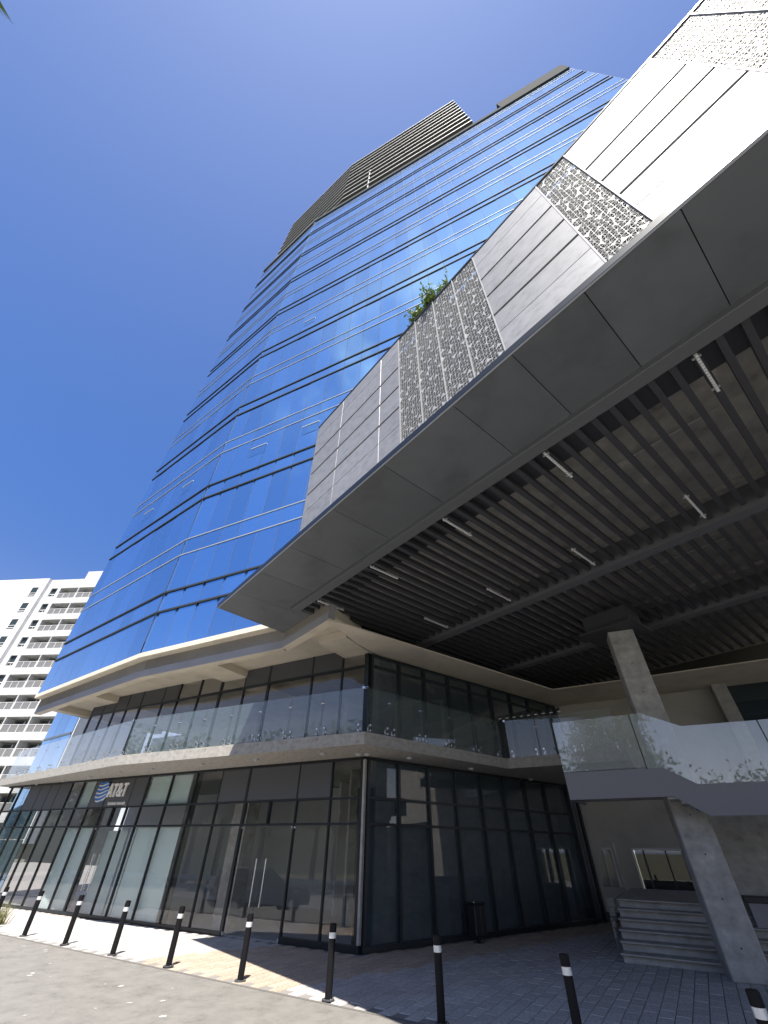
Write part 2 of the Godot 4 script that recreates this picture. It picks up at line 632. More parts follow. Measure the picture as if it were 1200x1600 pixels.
	crown.prism(PackedVector2Array([tp(Fm, 0, -0.9), tp(Fm, lm - 0.9, -0.9), tp(Fm, lm - 0.9, -9), tp(Fl, -le, -9), tp(Fl, -le, -0.9)]), ROOF - 0.4, ROOF + 24.0)
	part(t, "crown_screen", crown.done(), mat(lin(0.06, 0.063, 0.067), 0.8))
	var blade_m := mat(lin(0.10, 0.104, 0.108), 0.6, 0.1)
	var edge_m := mat(lin(0.40, 0.41, 0.42), 0.6, 0.1)
	for k in 11:
		var yy := ROOF + 1.4 + k * 2.35
		for f in 3:
			var F: Transform3D = Fm if f == 0 else Fl
			var a: float = [0.0, -la, -le][f]
			var z: float = [lm, 0.0, -la - 0.12][f]
			var mb := MB.new()
			mb.box(F * Transform3D(Basis.IDENTITY, Vector3((a + z) * 0.5, yy, -0.42)), Vector3(z - a, 0.14, 0.84))
			var o := part(t, "louvre", mb.done(), blade_m)
			bar(o, "louvre_edge", edge_m, F, a, z, yy - 0.10, yy + 0.10, 0.003, 0.05)
		# the return at the crown's right end
		bar(t, "louvre", blade_m, Fm, lm - 0.86, lm - 0.02, yy - 0.069, yy + 0.069, -8.0, -0.85)
	for x in [3.6]:
		bar(t, "crown_post", edge_m, Fm, x, x + 0.12, ROOF, ROOF + 12.0, -0.88, -0.03)
	# ---- slab at the foot of the tower: ribbed cream soffit, grey fascia, cream ledge
	var edge := [Vector2(-16.22, -20.59), Vector2(-8.69, -14.98), Vector2(-3.04, -12.01), Vector2(-1.45, -9.99)]
	var soff := MB.new()
	soff.prism(PackedVector2Array([edge[0], edge[1], edge[2], edge[3], Vector2(-0.2, -12.6), Vector2(7.3, -18.3), Vector2(14.0, -25.0), Vector2(-6.0, -32.0)]), 6.56, 6.9)
	part(t, "soffit", soff.done(), M.cream)
	for k in 3:
		var a: Vector2 = edge[k]
		var b: Vector2 = edge[k + 1]
		var d := (b - a).normalized()
		var nn := Vector2(d.y, -d.x)       # inwards
		if nn.dot(Vector2(0, -1)) < 0:
			nn = -nn
		var mb := MB.new()
		var cutb := 0.0 if k == 2 else 0.02
		mb.prism(PackedVector2Array([a, b, b + nn * 0.22 - d * cutb, a + nn * 0.22 + d * cutb]), 6.32, 7.0 - 0.003 * k)
		part(t, "fascia", mb.done(), M.fascia)
		var under := MB.new()
		under.prism(PackedVector2Array([a + nn * 0.01, b + nn * 0.01, b + nn * 0.26 - d * cutb, a + nn * 0.26 + d * cutb]), 6.30, 6.318)
		part(t, "fascia_foot", under.done(), M.cream)
	# ledge
	var out := 0.30
	for k in 2:
		var a: Vector2 = edge[k]
		var b: Vector2 = edge[k + 1]
		var d := (b - a).normalized()
		var nn := Vector2(d.y, -d.x)
		if nn.dot(Vector2(0, -1)) < 0:
			nn = -nn
		var e0 := a - nn * out + (Vector2.ZERO if k == 0 else -d * 0.03)
		var e1 := b - nn * out + (d * 0.02 if k == 0 else d * 0.0)
		var mb := MB.new()
		mb.prism(PackedVector2Array([e0, e1, b + nn * 0.9, a + nn * 0.9]), 6.93 - 0.004 * k, 7.10 - 0.004 * k)
		part(t, "ledge", mb.done(), M.cream)
	# downstand beams across the soffit, over the shop front
	for q in [[-0.96, 0.0], [-6.25, -5.12], [-13.25, -12.5], [-16.6, -16.1]]:
		var mb := MB.new()
		var z1: float = 1.35 if q[0] > -2.0 else (1.42 if q[0] > -8 else (1.05 if q[0] > -14 else 0.6))
		mb.box(FL * Transform3D(Basis.IDENTITY, Vector3((q[0] + q[1]) * 0.5, 6.435, (z1 - 5.0) * 0.5)), Vector3(q[1] - q[0], 0.23, z1 + 5.0))
		part(t, "beam", mb.done(), M.cream)
	# thin soffit that sweeps on over the shop side and the rear court
	var sb := MB.new()
	sb.prism(PackedVector2Array([Vector2(-1.45, -9.97), Vector2(6.45, -15.77), Vector2(8.52, -14.54), Vector2(14.0, -11.1), Vector2(20, -24), Vector2(8.2, -19.5), Vector2(0.3, -13.0), Vector2(-0.75, -11.6)]), 6.322, 6.36)
	part(t, "soffit_plate", sb.done(), M.cream)
	# the tower's glass reaches down past the slab at its far end
	for i in 3:
		for r in [[3.9, 5.6], [5.63, 6.9], [1.8, 3.87], [0.0, 1.77]]:
			bar(t, "pane", M.tower_glass[i], FTL, -left_len - 1.2 + i * 1.065, -left_len - 0.16 + i * 1.065, r[0], r[1], -1.53, -1.50)
	bar(t, "fin", M.light_alu, FTL, -left_len - 1.2, -left_len + 2.0, 5.585, 5.645, -1.5, -1.42)
	bar(t, "fin", M.light_alu, FTL, -left_len - 1.2, -left_len + 2.0, 3.855, 3.915, -1.5, -1.42)

func tp(F: Transform3D, x: float, z: float) -> Vector2:
	var v := F * Vector3(x, 0, z)
	return Vector2(v.x, v.z)

# ------------------------------------------------------------------ shop building
func shop_building():
	var t := thing("shop_building", "two-storey dark glazed shop block with a concrete terrace slab below the tower", "building", Vector3(CORNER.x, 0, CORNER.y))
	var H1 := 2.15
	var H2 := 2.67
	var H3 := 3.55
	var S := [0.12, 1.05, 2.15, 4.02, 5.17, 6.32, 7.49, 8.70, 9.42, 10.80, 11.68, 12.50, 13.27, 14.06, 14.70, 15.40, 16.20, 17.0, 17.8]
	# ---- ground floor, street front
	bar(t, "base_rail", M.dark_alu, FL, -18.0, -4.02, 0.0, 0.07, -0.08, 0.03)
	bar(t, "base_rail", M.dark_alu, FL, -2.15, 0.0, 0.0, 0.11, -0.08, 0.05)
	for yy in [H1, H2]:
		bar(t, "transom", M.dark_alu, FL, -18.0, -0.06, yy - 0.025, yy + 0.025, -0.062, 0.014)
	bar(t, "head_rail", M.dark_alu, FL, -18.0, -0.06, H3 - 0.06, H3 - 0.002, -0.07, 0.035)
	var mids := [3.07, 10.12]
	for s in S:
		var thick := 0.09 if (s in [4.02, 10.80]) else 0.04
		bar(t, "mullion", M.dark_alu, FL, -s - thick * 0.5, -s + thick * 0.5, 0.0, H3 - 0.06, -0.06, 0.018)
	for s in mids:
		bar(t, "mullion", M.dark_alu, FL, -s - 0.02, -s + 0.02, H1, H2, -0.075, 0.045)
	# panes between them; rows: door height, fan light, top light
	for k in S.size() - 1:
		var a: float = S[k]
		var b: float = S[k + 1]
		var door := a == 2.15 or a == 9.42
		if not door:
			bar(t, "pane", M.shop_glass, FL, -b + 0.02, -a - 0.02, 0.06, H1 - 0.03, -0.02, -0.008)
			bar(t, "pane", M.shop_glass, FL, -b + 0.02, -a - 0.02, H1 + 0.03, H2 - 0.03, -0.02, -0.008)
		else:
			var mid := (a + b) * 0.5
			for q in [[a, mid], [mid, b]]:
				var d := bar(t, "glass_door", M.shop_glass, FL, -q[1] + 0.012, -q[0] - 0.012, 0.02, H1 - 0.05, -0.024, -0.012)
				bar(t, "pane", M.shop_glass, FL, -q[1] + 0.02, -q[0] - 0.02, H1 + 0.03, H2 - 0.03, -0.02, -0.008)
				var hx: float = -mid + (0.16 if q[0] == a else -0.16)
				for dx in [-0.045, 0.045]:
					var mb := MB.new()
					mb.tube(FL * Vector3(hx + dx, 0.55, 0.05 if dx > 0 else -0.07), FL * Vector3(hx + dx, 1.45, 0.05 if dx > 0 else -0.07), 0.011, 0.011)
					for yy in [0.7, 1.3]:
						mb.tube(FL * Vector3(hx + dx, yy, 0.05 if dx > 0 else -0.07), FL * Vector3(hx + dx, yy, -0.02), 0.007, 0.007, 6)
					part(d, "handle", mb.done(), M.steel)
				bar(d, "patch_fitting", M.light_alu, FL, hx * 0 - (q[0] if q[0] == a else q[1]) - 0.06, -(q[0] if q[0] == a else q[1]) + 0.06, H1 - 0.085, H1 - 0.04, -0.04, 0.01)
				bar(d, "patch_fitting", M.light_alu, FL, -(q[0] if q[0] == a else q[1]) - 0.07, -(q[0] if q[0] == a else q[1]) + 0.07, 0.01, 0.07, -0.045, 0.015)
		var opaque := (a >= 1.05 and a < 5.0) or (a >= 8.70 and a < 11.6) or (a >= 13.27 and a < 16.0)
		if opaque:
			bar(t, "panel", M.dark_panel, FL, -b + 0.012, -a - 0.012, H2 + 0.03, H3 - 0.06, -0.03, 0.010 if a < 8 else 0.014, 0.004)
		else:
			bar(t, "pane", M.shop_glass, FL, -b + 0.02, -a - 0.02, H2 + 0.03, H3 - 0.06, -0.02, -0.008)
	# ---- ground floor, side
	var SR := [0.09, 1.09, 2.15, 3.20, 4.30, 5.35, 6.45, 7.50, 8.80]
	bar(t, "corner_post", M.dark_alu, FL, -0.13, -0.062, 0.0, H3 - 0.003, -0.10, 0.055)
	bar(t, "corner_post", M.concrete, FL, -0.058, 0.0, 0.12, H3 - 0.06, -0.05, 0.045)
	bar(t, "base_rail", M.dark_alu, FR, 0.03, 9.1, 0.0, 0.10, -0.08, 0.06)
	for yy in [H1, H2]:
		bar(t, "transom", M.dark_alu, FR, 0.06, 8.8, yy - 0.03, yy + 0.03, -0.07, 0.035)
	bar(t, "head_rail", M.dark_alu, FR, 0.06, 9.1, H3 - 0.07, H3 - 0.002, -0.07, 0.035)
	for s in SR:
		bar(t, "mullion", M.dark_alu, FR, s - 0.035, s + 0.035, 0.0, H3 - 0.07, -0.11, 0.05)
	for k in SR.size() - 1:
		for r in [[0.09, H1 - 0.03], [H1 + 0.03, H2 - 0.03], [H2 + 0.03, H3 - 0.07]]:
			bar(t, "pane", M.shop_glass_dark, FR, SR[k] + 0.02, SR[k + 1] - 0.02, r[0], r[1], -0.02, -0.008)
	for s in [8.98, 9.16, 9.38]:
		bar(t, "end_post", M.dark_panel if s < 9.3 else M.black, FR, s - 0.07, s + 0.07, 0.0, H3 - 0.004, -0.3, 0.04)
	# ---- first floor glazing
	var U0 := 3.82
	var UT := 5.95
	var top := 6.55
	var U := [0.12, 0.98, 2.14, 3.98, 5.10, 6.28, 7.41, 8.58, 9.45, 10.80, 11.68, 12.5, 13.3, 14.1]
	bar(t, "transom", M.dark_alu, FL, -14.1, -0.06, UT - 0.03, UT + 0.03, -0.07, 0.035)
	for s in U:
		var thick := 0.09 if s in [3.98, 6.28, 10.80] else 0.05
		bar(t, "mullion", M.dark_alu, FL, -s - thick * 0.5, -s + thick * 0.5, U0, top - 0.24 if s < 1.0 or (s > 5.0 and s < 6.3) or s > 12 else top, -0.06, 0.018)
	for k in U.size() - 1:
		var a: float = U[k]
		var b: float = U[k + 1]
		bar(t, "pane", M.shop_glass, FL, -b + 0.02, -a - 0.02, U0, UT - 0.03, -0.02, -0.008)
		var dark := (a >= 0.98 and a < 5.0) or a >= 8.5
		var tt := 6.32 if (a < 0.9 or a == 5.10 or a >= 12.5) else 6.555
		if dark:
			bar(t, "panel", M.dark_panel, FL, -b + 0.012, -a - 0.012, UT + 0.03, tt - 0.01, -0.03, 0.010, 0.004)
		else:
			bar(t, "pane", M.shop_glass, FL, -b + 0.02, -a - 0.02, UT + 0.03, tt - 0.01, -0.02, -0.008)
	bar(t, "corner_post", M.dark_alu, FL, -0.13, 0.0, U0, 6.30, -0.10, 0.06)
	var UR := [0.09, 1.15, 2.18, 3.28, 4.34, 5.40, 6.50, 7.60, 8.95]
	bar(t, "transom", M.dark_alu, FR, 0.06, 8.95, UT - 0.03, UT + 0.03, -0.07, 0.035)
	bar(t, "head_rail", M.dark_alu, FR, 0.06, 9.4, 6.24, 6.30, -0.07, 0.035)
	for s in UR:
		bar(t, "mullion", M.dark_alu, FR, s - 0.04, s + 0.04, U0, 6.24, -0.09, 0.05)
	for k in UR.size() - 1:
		for r in [[U0, UT - 0.03], [UT + 0.03, 6.24]]:
			bar(t, "pane", M.shop_glass_dark, FR, UR[k] + 0.02, UR[k + 1] - 0.02, r[0], r[1], -0.02, -0.008)
	bar(t, "end_panel", M.void_black, FR, 8.99, 9.5, U0, 6.24, -0.3, 0.02)
	# ---- terrace slab
	var e := [Vector2(-16.6, -21.15), Vector2(-8.15, -14.57), Vector2(-0.38, -10.65), Vector2(3.82, -14.02), Vector2(6.6, -12.25)]
	var sl := MB.new()
	sl.prism(PackedVector2Array([e[0], e[1], e[2], e[3], e[4], Vector2(8.5, -15.3), Vector2(8.2, -19.0), Vector2(-2, -24), Vector2(-13, -27)]), 3.555, 3.815)
	part(t, "terrace_slab", sl.done(), M.slab)
	# ---- inside: floors, back wall, columns, boards
	var inn := MB.new()
	inn.prism(PackedVector2Array([tp(FL, -17.9, -0.1), tp(FL, -0.1, -0.1), tp(FR, 9.0, -0.1), tp(FR, 9.0, -5.0), tp(FL, -17.9, -6.0)]), -0.01, 0.012)
	part(t, "shop_floor", inn.done(), mat(lin(0.5, 0.5, 0.49), 0.4))
	var bw := MB.new()
	bw.box(FL * Transform3D(Basis.IDENTITY, Vector3(-9.0, 1.78, -5.9)), Vector3(18, 3.54, 0.1))
	bw.box(FL * Transform3D(Basis.IDENTITY, Vector3(-9.0, 5.1, -5.9)), Vector3(18, 2.55, 0.1))
	bw.box(FR * Transform3D(Basis.IDENTITY, Vector3(6.0, 1.78, -5.2)), Vector3(7, 3.54, 0.1))
	bw.box(FR * Transform3D(Basis.IDENTITY, Vector3(6.0, 5.1, -5.2)), Vector3(7, 2.55, 0.1))
	part(t, "inner_wall", bw.done(), mat(lin(0.68, 0.69, 0.67), 0.9))
	bar(t, "inner_column", M.concrete, FR, 0.46, 1.02, 0.013, 3.55, -0.62, -0.16)
	bar(t, "inner_column", M.black, FR, 0.12, 0.44, 0.013, 2.9, -0.5, -0.2)
	bar(t, "inner_wall", M.concrete, FR, 1.16, 2.12, 0.013, 3.55, -0.5, -0.4)
	bar(t, "inner_wall", M.concrete, FR, 2.2, 9.0, 0.013, 2.95, -0.75, -0.7)
	bar(t, "inner_wall", M.concrete, FR, 1.0, 9.3, 0.013, 3.54, -2.3, -2.2)
	bar(t, "inner_wall", M.concrete, FR, 2.2, 9.0, 3.82, 6.23, -2.6, -2.5)
	bar(t, "inner_wall", M.concrete, FR, 9.0, 9.1, 0.013, 3.54, -6.0, -0.31)
	bar(t, "inner_wall", M.concrete, FR, 9.0, 9.1, 3.82, 6.3, -6.0, -0.31)
	bar(t, "inner_column", M.concrete, FR, 0.5, 0.98, 3.82, 6.3, -0.62, -0.16)
	bar(t, "inner_column", M.concrete, FL, -5.0, -4.45, 0.013, 3.55, -1.1, -0.6)
	bar(t, "inner_column", M.concrete, FL, -12.9, -12.3, 0.013, 3.55, -1.1, -0.6)
	for q in [[6.42, 8.62, 0.02, H1 - 0.04, 0.10], [6.62, 8.62, H2 + 0.05, H3 - 0.07, 0.08], [11.75, 12.42, H2 + 0.05, H3 - 0.07, 0.08], [10.95, 12.62, 0.02, H1 - 0.04, 0.12], [8.8, 9.1, 0.02, H1 - 0.04, 0.2], [9.5, 10.0, 0.02, H1 - 0.1, 0.4], [10.2, 10.7, 0.02, H1 - 0.1, 0.5]]:
		bar(t, "white_board", M.white_board, FL, -q[1], -q[0], q[2], q[3], -q[4] - 0.02, -q[4])
	bar(t, "inner_post", M.dark_panel, FL, -6.6, -6.4, 0.013, 3.55, -0.3, -0.1)

# ------------------------------------------------------------------ glass railing of the terrace
func rail_run(t: Node3D, F: Transform3D, joints: Array, y0: float, y1: float, flip := 1.0):
	for k in joints.size() - 1:
		var a: float = joints[k]
		var b: float = joints[k + 1]
		var g := 0.012
		bar(t, "glass_panel", M.rail_glass, F, minf(a, b) + g, maxf(a, b) - g, y0, y1, -0.028, -0.016)
	for k in joints.size():
		for dx in [-0.11, 0.11]:
			if (k == 0 and dx * (joints[1] - joints[0]) < 0) or (k == joints.size() - 1 and dx * (joints[1] - joints[0]) > 0):
				continue
			var mb := MB.new()
			var p := Vector3(joints[k] + dx, 0, 0)
			mb.tube(F * (p + Vector3(0, y0 - 0.02, -0.10)), F * (p + Vector3(0, y0 + 0.13, -0.10)), 0.014, 0.014)
			mb.tube(F * (p + Vector3(0, y0 + 0.13, -0.10)), F * (p + Vector3(0, y0 + 0.16, -0.005)), 0.012, 0.012)
			mb.tube(F * (p + Vector3(0, y0 + 0.16, -0.012)), F * (p + Vector3(0, y0 + 0.16, 0.006)), 0.028, 0.028, 10)
			mb.tube(F * (p + Vector3(0, y0 + 0.04, -0.10)), F * (p + Vector3(0, y0 + 0.04, 0.006)), 0.02, 0.02, 8)
			part(t, "clamp", mb.done(), M.steel)
		if k > 0 and k < joints.size() - 1:
			var j := MB.new()
			j.tube(F * Vector3(joints[k] - 0.045, y1 - 0.26, 0.0), F * Vector3(joints[k] + 0.045, y1 - 0.26, 0.0), 0.014, 0.014)
			j.tube(F * Vector3(joints[k] - 0.045, y1 - 0.26, -0.04), F * Vector3(joints[k] + 0.045, y1 - 0.26, -0.04), 0.014, 0.014)
			part(t, "glass_connector", j.done(), M.steel)
	bar(t, "glass_connector", M.steel, F, joints[0] - 0.03, joints[0] + 0.03, y1 - 0.04, y1 + 0.02, -0.05, 0.01)

func terrace_railing():
	var K := Vector2(-0.38, -10.65)
	var F1 := frame(K, 116.75)
	var t := thing("terrace_railing", "long frameless glass railing with steel clamps along the street side of the terrace", "railing", Vector3(K.x, 3.815, K.y))
	rail_run(t, F1 * Transform3D(Basis.IDENTITY, Vector3(0, 0, -0.05)), [-0.10, -1.3, -2.34, -3.38, -4.43, -5.47, -6.5, -7.58, -8.66], 3.83, 4.85)
	var B := Vector2(-8.15, -14.57)
	var F2 := frame(B, 127.9)
	rail_run(t, F2 * Transform3D(Basis.IDENTITY, Vector3(0, 0, -0.05)), [-0.05, -1.2, -2.35, -3.5, -4.65, -5.8, -6.95, -8.1, -9.25, -10.4], 3.83, 4.85)
	var t2 := thing("terrace_railing", "frameless glass railing on the terrace side under the dark canopy", "railing", Vector3(K.x + 0.1, 3.815, K.y))
	var F3 := frame(K, 51.2)
	rail_run(t2, F3 * Transform3D(Basis.IDENTITY, Vector3(0, 0, -0.05)), [0.10, 0.86, 1.95, 3.05, 4.2, 5.30], 3.83, 4.85)
	var F4 := frame(Vector2(3.82, -14.02), 122.5)
	rail_run(t2, F4 * Transform3D(Basis.IDENTITY, Vector3(0, 0, -0.05)), [0.08, 1.02, 2.1, 3.2], 3.83, 4.85)

# ------------------------------------------------------------------ canopy
const KC := 1.12
var FC := Transform3D.IDENTITY
const HC := 6.81

func canopy():
	FC = frame(Vector2(-4.13, -9.29) * KC, 140.55)      # x = s, z = outwards
	var k := KC
	var t := thing("canopy_building", "dark cantilevered canopy with grey metal cladding and slatted ceiling", "canopy", FC.origin)
	var n := func(v: float) -> float: return -(v - 2.71) * KC      # depth behind the front edge -> local z
	var hh := func(v: float) -> float: return 1.7 + (v - 1.7) * KC
	var S1 := 26.0
	# front soffit: wide dark panels with open joints, and the drip edge
	var joints := [0.0, 1.08, 2.28, 3.55, 5.05, 6.45, 7.9, 8.85, 9.78, 10.73, 11.68, 12.63, 13.6, 15.0, 17.0, 19.0, 21.0, 23.0]
	for i in joints.size() - 1:
		var a: float = joints[i] * k
		var b: float = joints[i + 1] * k
		var mb := MB.new()
		var back0: float = n.call(4.74)
		var back: float = n.call(4.08)
		var poly := PackedVector2Array()
		if i == 0:
			poly = PackedVector2Array([Vector2(0.0, -0.02), Vector2(b - 0.006, -0.02), Vector2(b - 0.006, back0), Vector2(-0.30, back0)])
		elif b < 1.3 * k + 1.2:
			poly = PackedVector2Array([Vector2(a + 0.006, -0.02), Vector2(b - 0.006, -0.02), Vector2(b - 0.006, back), Vector2(1.27 * k, back), Vector2(1.27 * k, back0), Vector2(a + 0.006, back0)])
		else:
			poly = PackedVector2Array([Vector2(a + 0.006, -0.02), Vector2(b - 0.006, -0.02), Vector2(b - 0.006, back), Vector2(a + 0.006, back)])
		mb.prism(poly, HC, HC + 0.04, FC)
		part(t, "soffit_panel", mb.done(), M.soffit[i % 3])
	bar(t, "soffit_core", M.void_black, FC, 0.02, S1, HC + 0.05, HC + 0.10, n.call(4.05), -0.06)
	bar(t, "drip_edge", M.dark_alu, FC, -0.01, S1, HC + 0.003, HC + 0.13, -0.018, 0.02)
	bar(t, "drip_edge", M.light_alu, FC, -0.01, S1, HC - 0.012, HC + 0.001, -0.008, 0.014)
	# end of the deck left of the cladding: a sloping dark lid
	var lid := MB.new()
	lid.prism(PackedVector2Array([Vector2(0.0, -0.02), Vector2(3.95 * k, -0.02), Vector2(3.95 * k, n.call(4.6)), Vector2(-0.28, n.call(4.6))]), HC + 0.10, HC + 0.14, FC)
	part(t, "deck_lid", lid.done(), M.dark_panel)
	# ---- cladding and perforated panels
	var y0: float = hh.call(6.40)
	var y1: float = hh.call(9.62)
	var g := [y0, hh.call(7.36), hh.call(7.97), hh.call(8.60), y1]
	var runs := [[3.93, 6.86, "plain"], [6.86, 8.80, "perf"], [8.80, 10.08, "plain"], [10.08, 10.56, "perf"], [10.56, 11.80, "plain"], [11.80, 13.74, "perf"], [13.74, 16.0, "plain"], [16.0, 18.0, "perf"], [18.0, 21.0, "plain"]]
	for r in runs:
		var a: float = r[0] * k
		var b: float = r[1] * k
		if r[2] == "plain":
			var cuts := [a]
			if r[0] < 4.0:
				cuts = [a, 4.97 * k, 6.32 * k]
			cuts.append(b)
			for q in cuts.size() - 1:
				for row in 4:
					var ya: float = g[row] + (0.0 if row == 0 else 0.028)
					var yb: float = g[row + 1] - (0.0 if row == 3 else 0.028)
					# the top and bottom courses are two boards each
					var subs := [[ya, yb]]
					if row == 0:
						subs = [[ya, ya + (yb - ya) * 0.52 - 0.002], [ya + (yb - ya) * 0.52 + 0.002, yb]]
					elif row == 3:
						subs = [[ya, ya + (yb - ya) * 0.55 - 0.002], [ya + (yb - ya) * 0.55 + 0.002, yb]]
					for sbs in subs:
						bar(t, "cladding_board", M.clad[rng.randi() % 4], FC, cuts[q] + 0.004, cuts[q + 1] - 0.004, sbs[0], sbs[1], -0.05, -0.01, 0.006)
		else:
			var cnt := maxi(1, roundi((b - a) / 0.54))
			var w := (b - a) / cnt
			for q in cnt:
				part(t, "perforated_panel", perforated(w - 0.012, y1 - y0 - 0.012), M.perf, FC * Transform3D(Basis.IDENTITY, Vector3(a + (q + 0.5) * w, (y0 + y1) * 0.5, -0.02)))
			for q in cnt + 1:
				bar(t, "panel_frame", M.perf, FC, a + q * w - 0.010, a + q * w + 0.010, y0, y1, -0.06, -0.004)
	bar(t, "cladding_backing", M.void_black, FC, 3.95 * k, S1, y0, y1 - 0.02, -0.75, -0.70)
	for r in runs:
		if r[2] == "plain":
			bar(t, "groove_backing", M.void_black, FC, r[0] * k + 0.003, r[1] * k - 0.003, y0 + 0.01, y1 - 0.03, -0.10, -0.054)
	bar(t, "coping", M.dark_alu, FC, 3.91 * k, S1, y1, y1 + 0.05, -0.25, 0.0)
	bar(t, "end_wall", M.clad[0], FC, 3.90 * k, 3.92 * k, y0, y1, -1.0, -0.012)
	# roof deck that shades everything below
	var roof := MB.new()
	roof.prism(PackedVector2Array([Vector2(3.95 * k, -0.25), Vector2(S1, -0.25), Vector2(S1, n.call(16.5)), Vector2(4.0, n.call(16.5)), Vector2(1.4, n.call(6.0)), Vector2(3.95 * k, n.call(5.0))]), hh.call(9.44), hh.call(9.54), FC)
	part(t, "roof_deck", roof.done(), M.concrete)
	# ---- edge beam and slatted ceiling
	var x0 := 1.27 * k
	bar(t, "edge_beam", M.beam, FC, x0, S1, HC - 0.10, HC + 0.35, n.call(4.28), n.call(4.06), 0.008)
	bar(t, "end_beam", M.slat, FC, x0 - 0.02, x0 + 0.12, HC - 0.02, HC + 0.4, n.call(14.0), n.call(4.29))
	var n2 := 8.0
	var n3 := 11.6
	var n4 := 15.2
	bar(t, "cross_beam", M.beam, FC, x0 + 0.13, S1, HC - 0.08, HC + 0.4, n.call(n2 + 0.28), n.call(n2), 0.006)
	bar(t, "cross_beam", M.beam, FC, x0 + 0.13, S1, HC - 0.08, HC + 0.4, n.call(n3 + 0.28), n.call(n3), 0.006)
	var pitch := 0.2545 * k
	var cnt_s := int((13.2 * k - x0) / pitch)
	for b in 3:
		var za: float = n.call([4.30, n2 + 0.29, n3 + 0.29][b])
		var zb: float = n.call([n2 - 0.01, n3 - 0.01, n4][b])
		for q in cnt_s:
			var x: float = 10.78 * k - 36 * pitch + q * pitch
			if x < x0 + 0.14 or x > 13.2 * k:
				continue
			bar(t, "slat", M.slat, FC, x - 0.045, x + 0.045, HC + 0.0, HC + 0.11, za, zb)
	# concrete slab above the slats and a dark bulkhead along the beam
	bar(t, "slab", M.ceiling, FC, x0, S1, HC + 0.5, HC + 0.9, n.call(16.8), n.call(4.5))
	bar(t, "bulkhead", M.slat, FC, x0, S1, HC + 0.16, HC + 0.49, n.call(4.92), n.call(4.29))
	bar(t, "rib", M.concrete, FC, x0, S1, HC + 0.41, HC + 0.498, n.call(n2 + 0.4), n.call(n2 - 0.15))
	bar(t, "rib", M.concrete, FC, x0, S1, HC + 0.41, HC + 0.498, n.call(n3 + 0.6), n.call(n3 - 0.4))
	# steel head that sits on the column
	var Fb := frame(Vector2(6.42, -10.55), 140.55)
	bar(t, "column_head", M.slat, Fb, -0.75, 0.75, 6.275, 6.33, -0.6, 0.6, 0.005)
	bar(t, "column_head", M.slat, Fb, -0.6, 0.6, 6.331, HC - 0.002, -0.42, 0.42)
	# conduits
	for q in [[8.22, 10.22, 5.87], [7.3, 9.27, 9.52]]:
		var mb := MB.new()
		mb.tube(FC * Vector3(q[0] * k, HC + 0.4, n.call(q[2])), FC * Vector3(q[1] * k, HC + 0.4, n.call(q[2])), 0.012, 0.012)
		part(t, "conduit", mb.done(), M.light_alu)
	# ---- linear lamps under the slats
	var spots := []
	for s in [1.92, 3.95, 6.04, 8.1, 10.14, 12.2]:
		spots.append([s, 4.33, 5.15])
	for s in [2.93, 4.95, 7.04, 9.08, 11.1]:
		spots.append([s, 6.92, 7.84])
	var order := ["first", "second", "third", "fourth", "fifth", "sixth"]
	for i in spots.size():
		var q: Array = spots[i]
		var outer: bool = q[1] < 5
		var x: float = q[0] * k + 0.14
		var lab := "%s slim white linear lamp from the left in the %s row under the slatted ceiling" % [order[i if outer else i - 6], "outer" if outer else "inner"]
		var za: float = n.call(q[1])
		var zb: float = n.call(q[2])
		var base: Vector3 = FC * Vector3(x, HC - 0.03, (za + zb) * 0.5)
		var l := thing("linear_lamp", lab, "lamp", base, "linear lamps under the canopy")
		bar(l, "housing", M.light_alu, FC, x - 0.022, x + 0.022, HC - 0.045, HC - 0.008, zb + 0.02, za - 0.02, 0.004)
		for j in 14:
			var zz: float = zb + 0.06 + (za - zb - 0.12) * j / 13.0
			bar(l, "lens", M.white, FC, x - 0.016, x + 0.016, HC - 0.052, HC - 0.0455, zz - 0.018, zz + 0.018)
		for zz in [za - 0.10, zb + 0.10]:
			bar(l, "bracket", M.light_alu, FC, x - 0.06, x + 0.05, HC - 0.03, HC - 0.002, zz - 0.012, zz + 0.012)

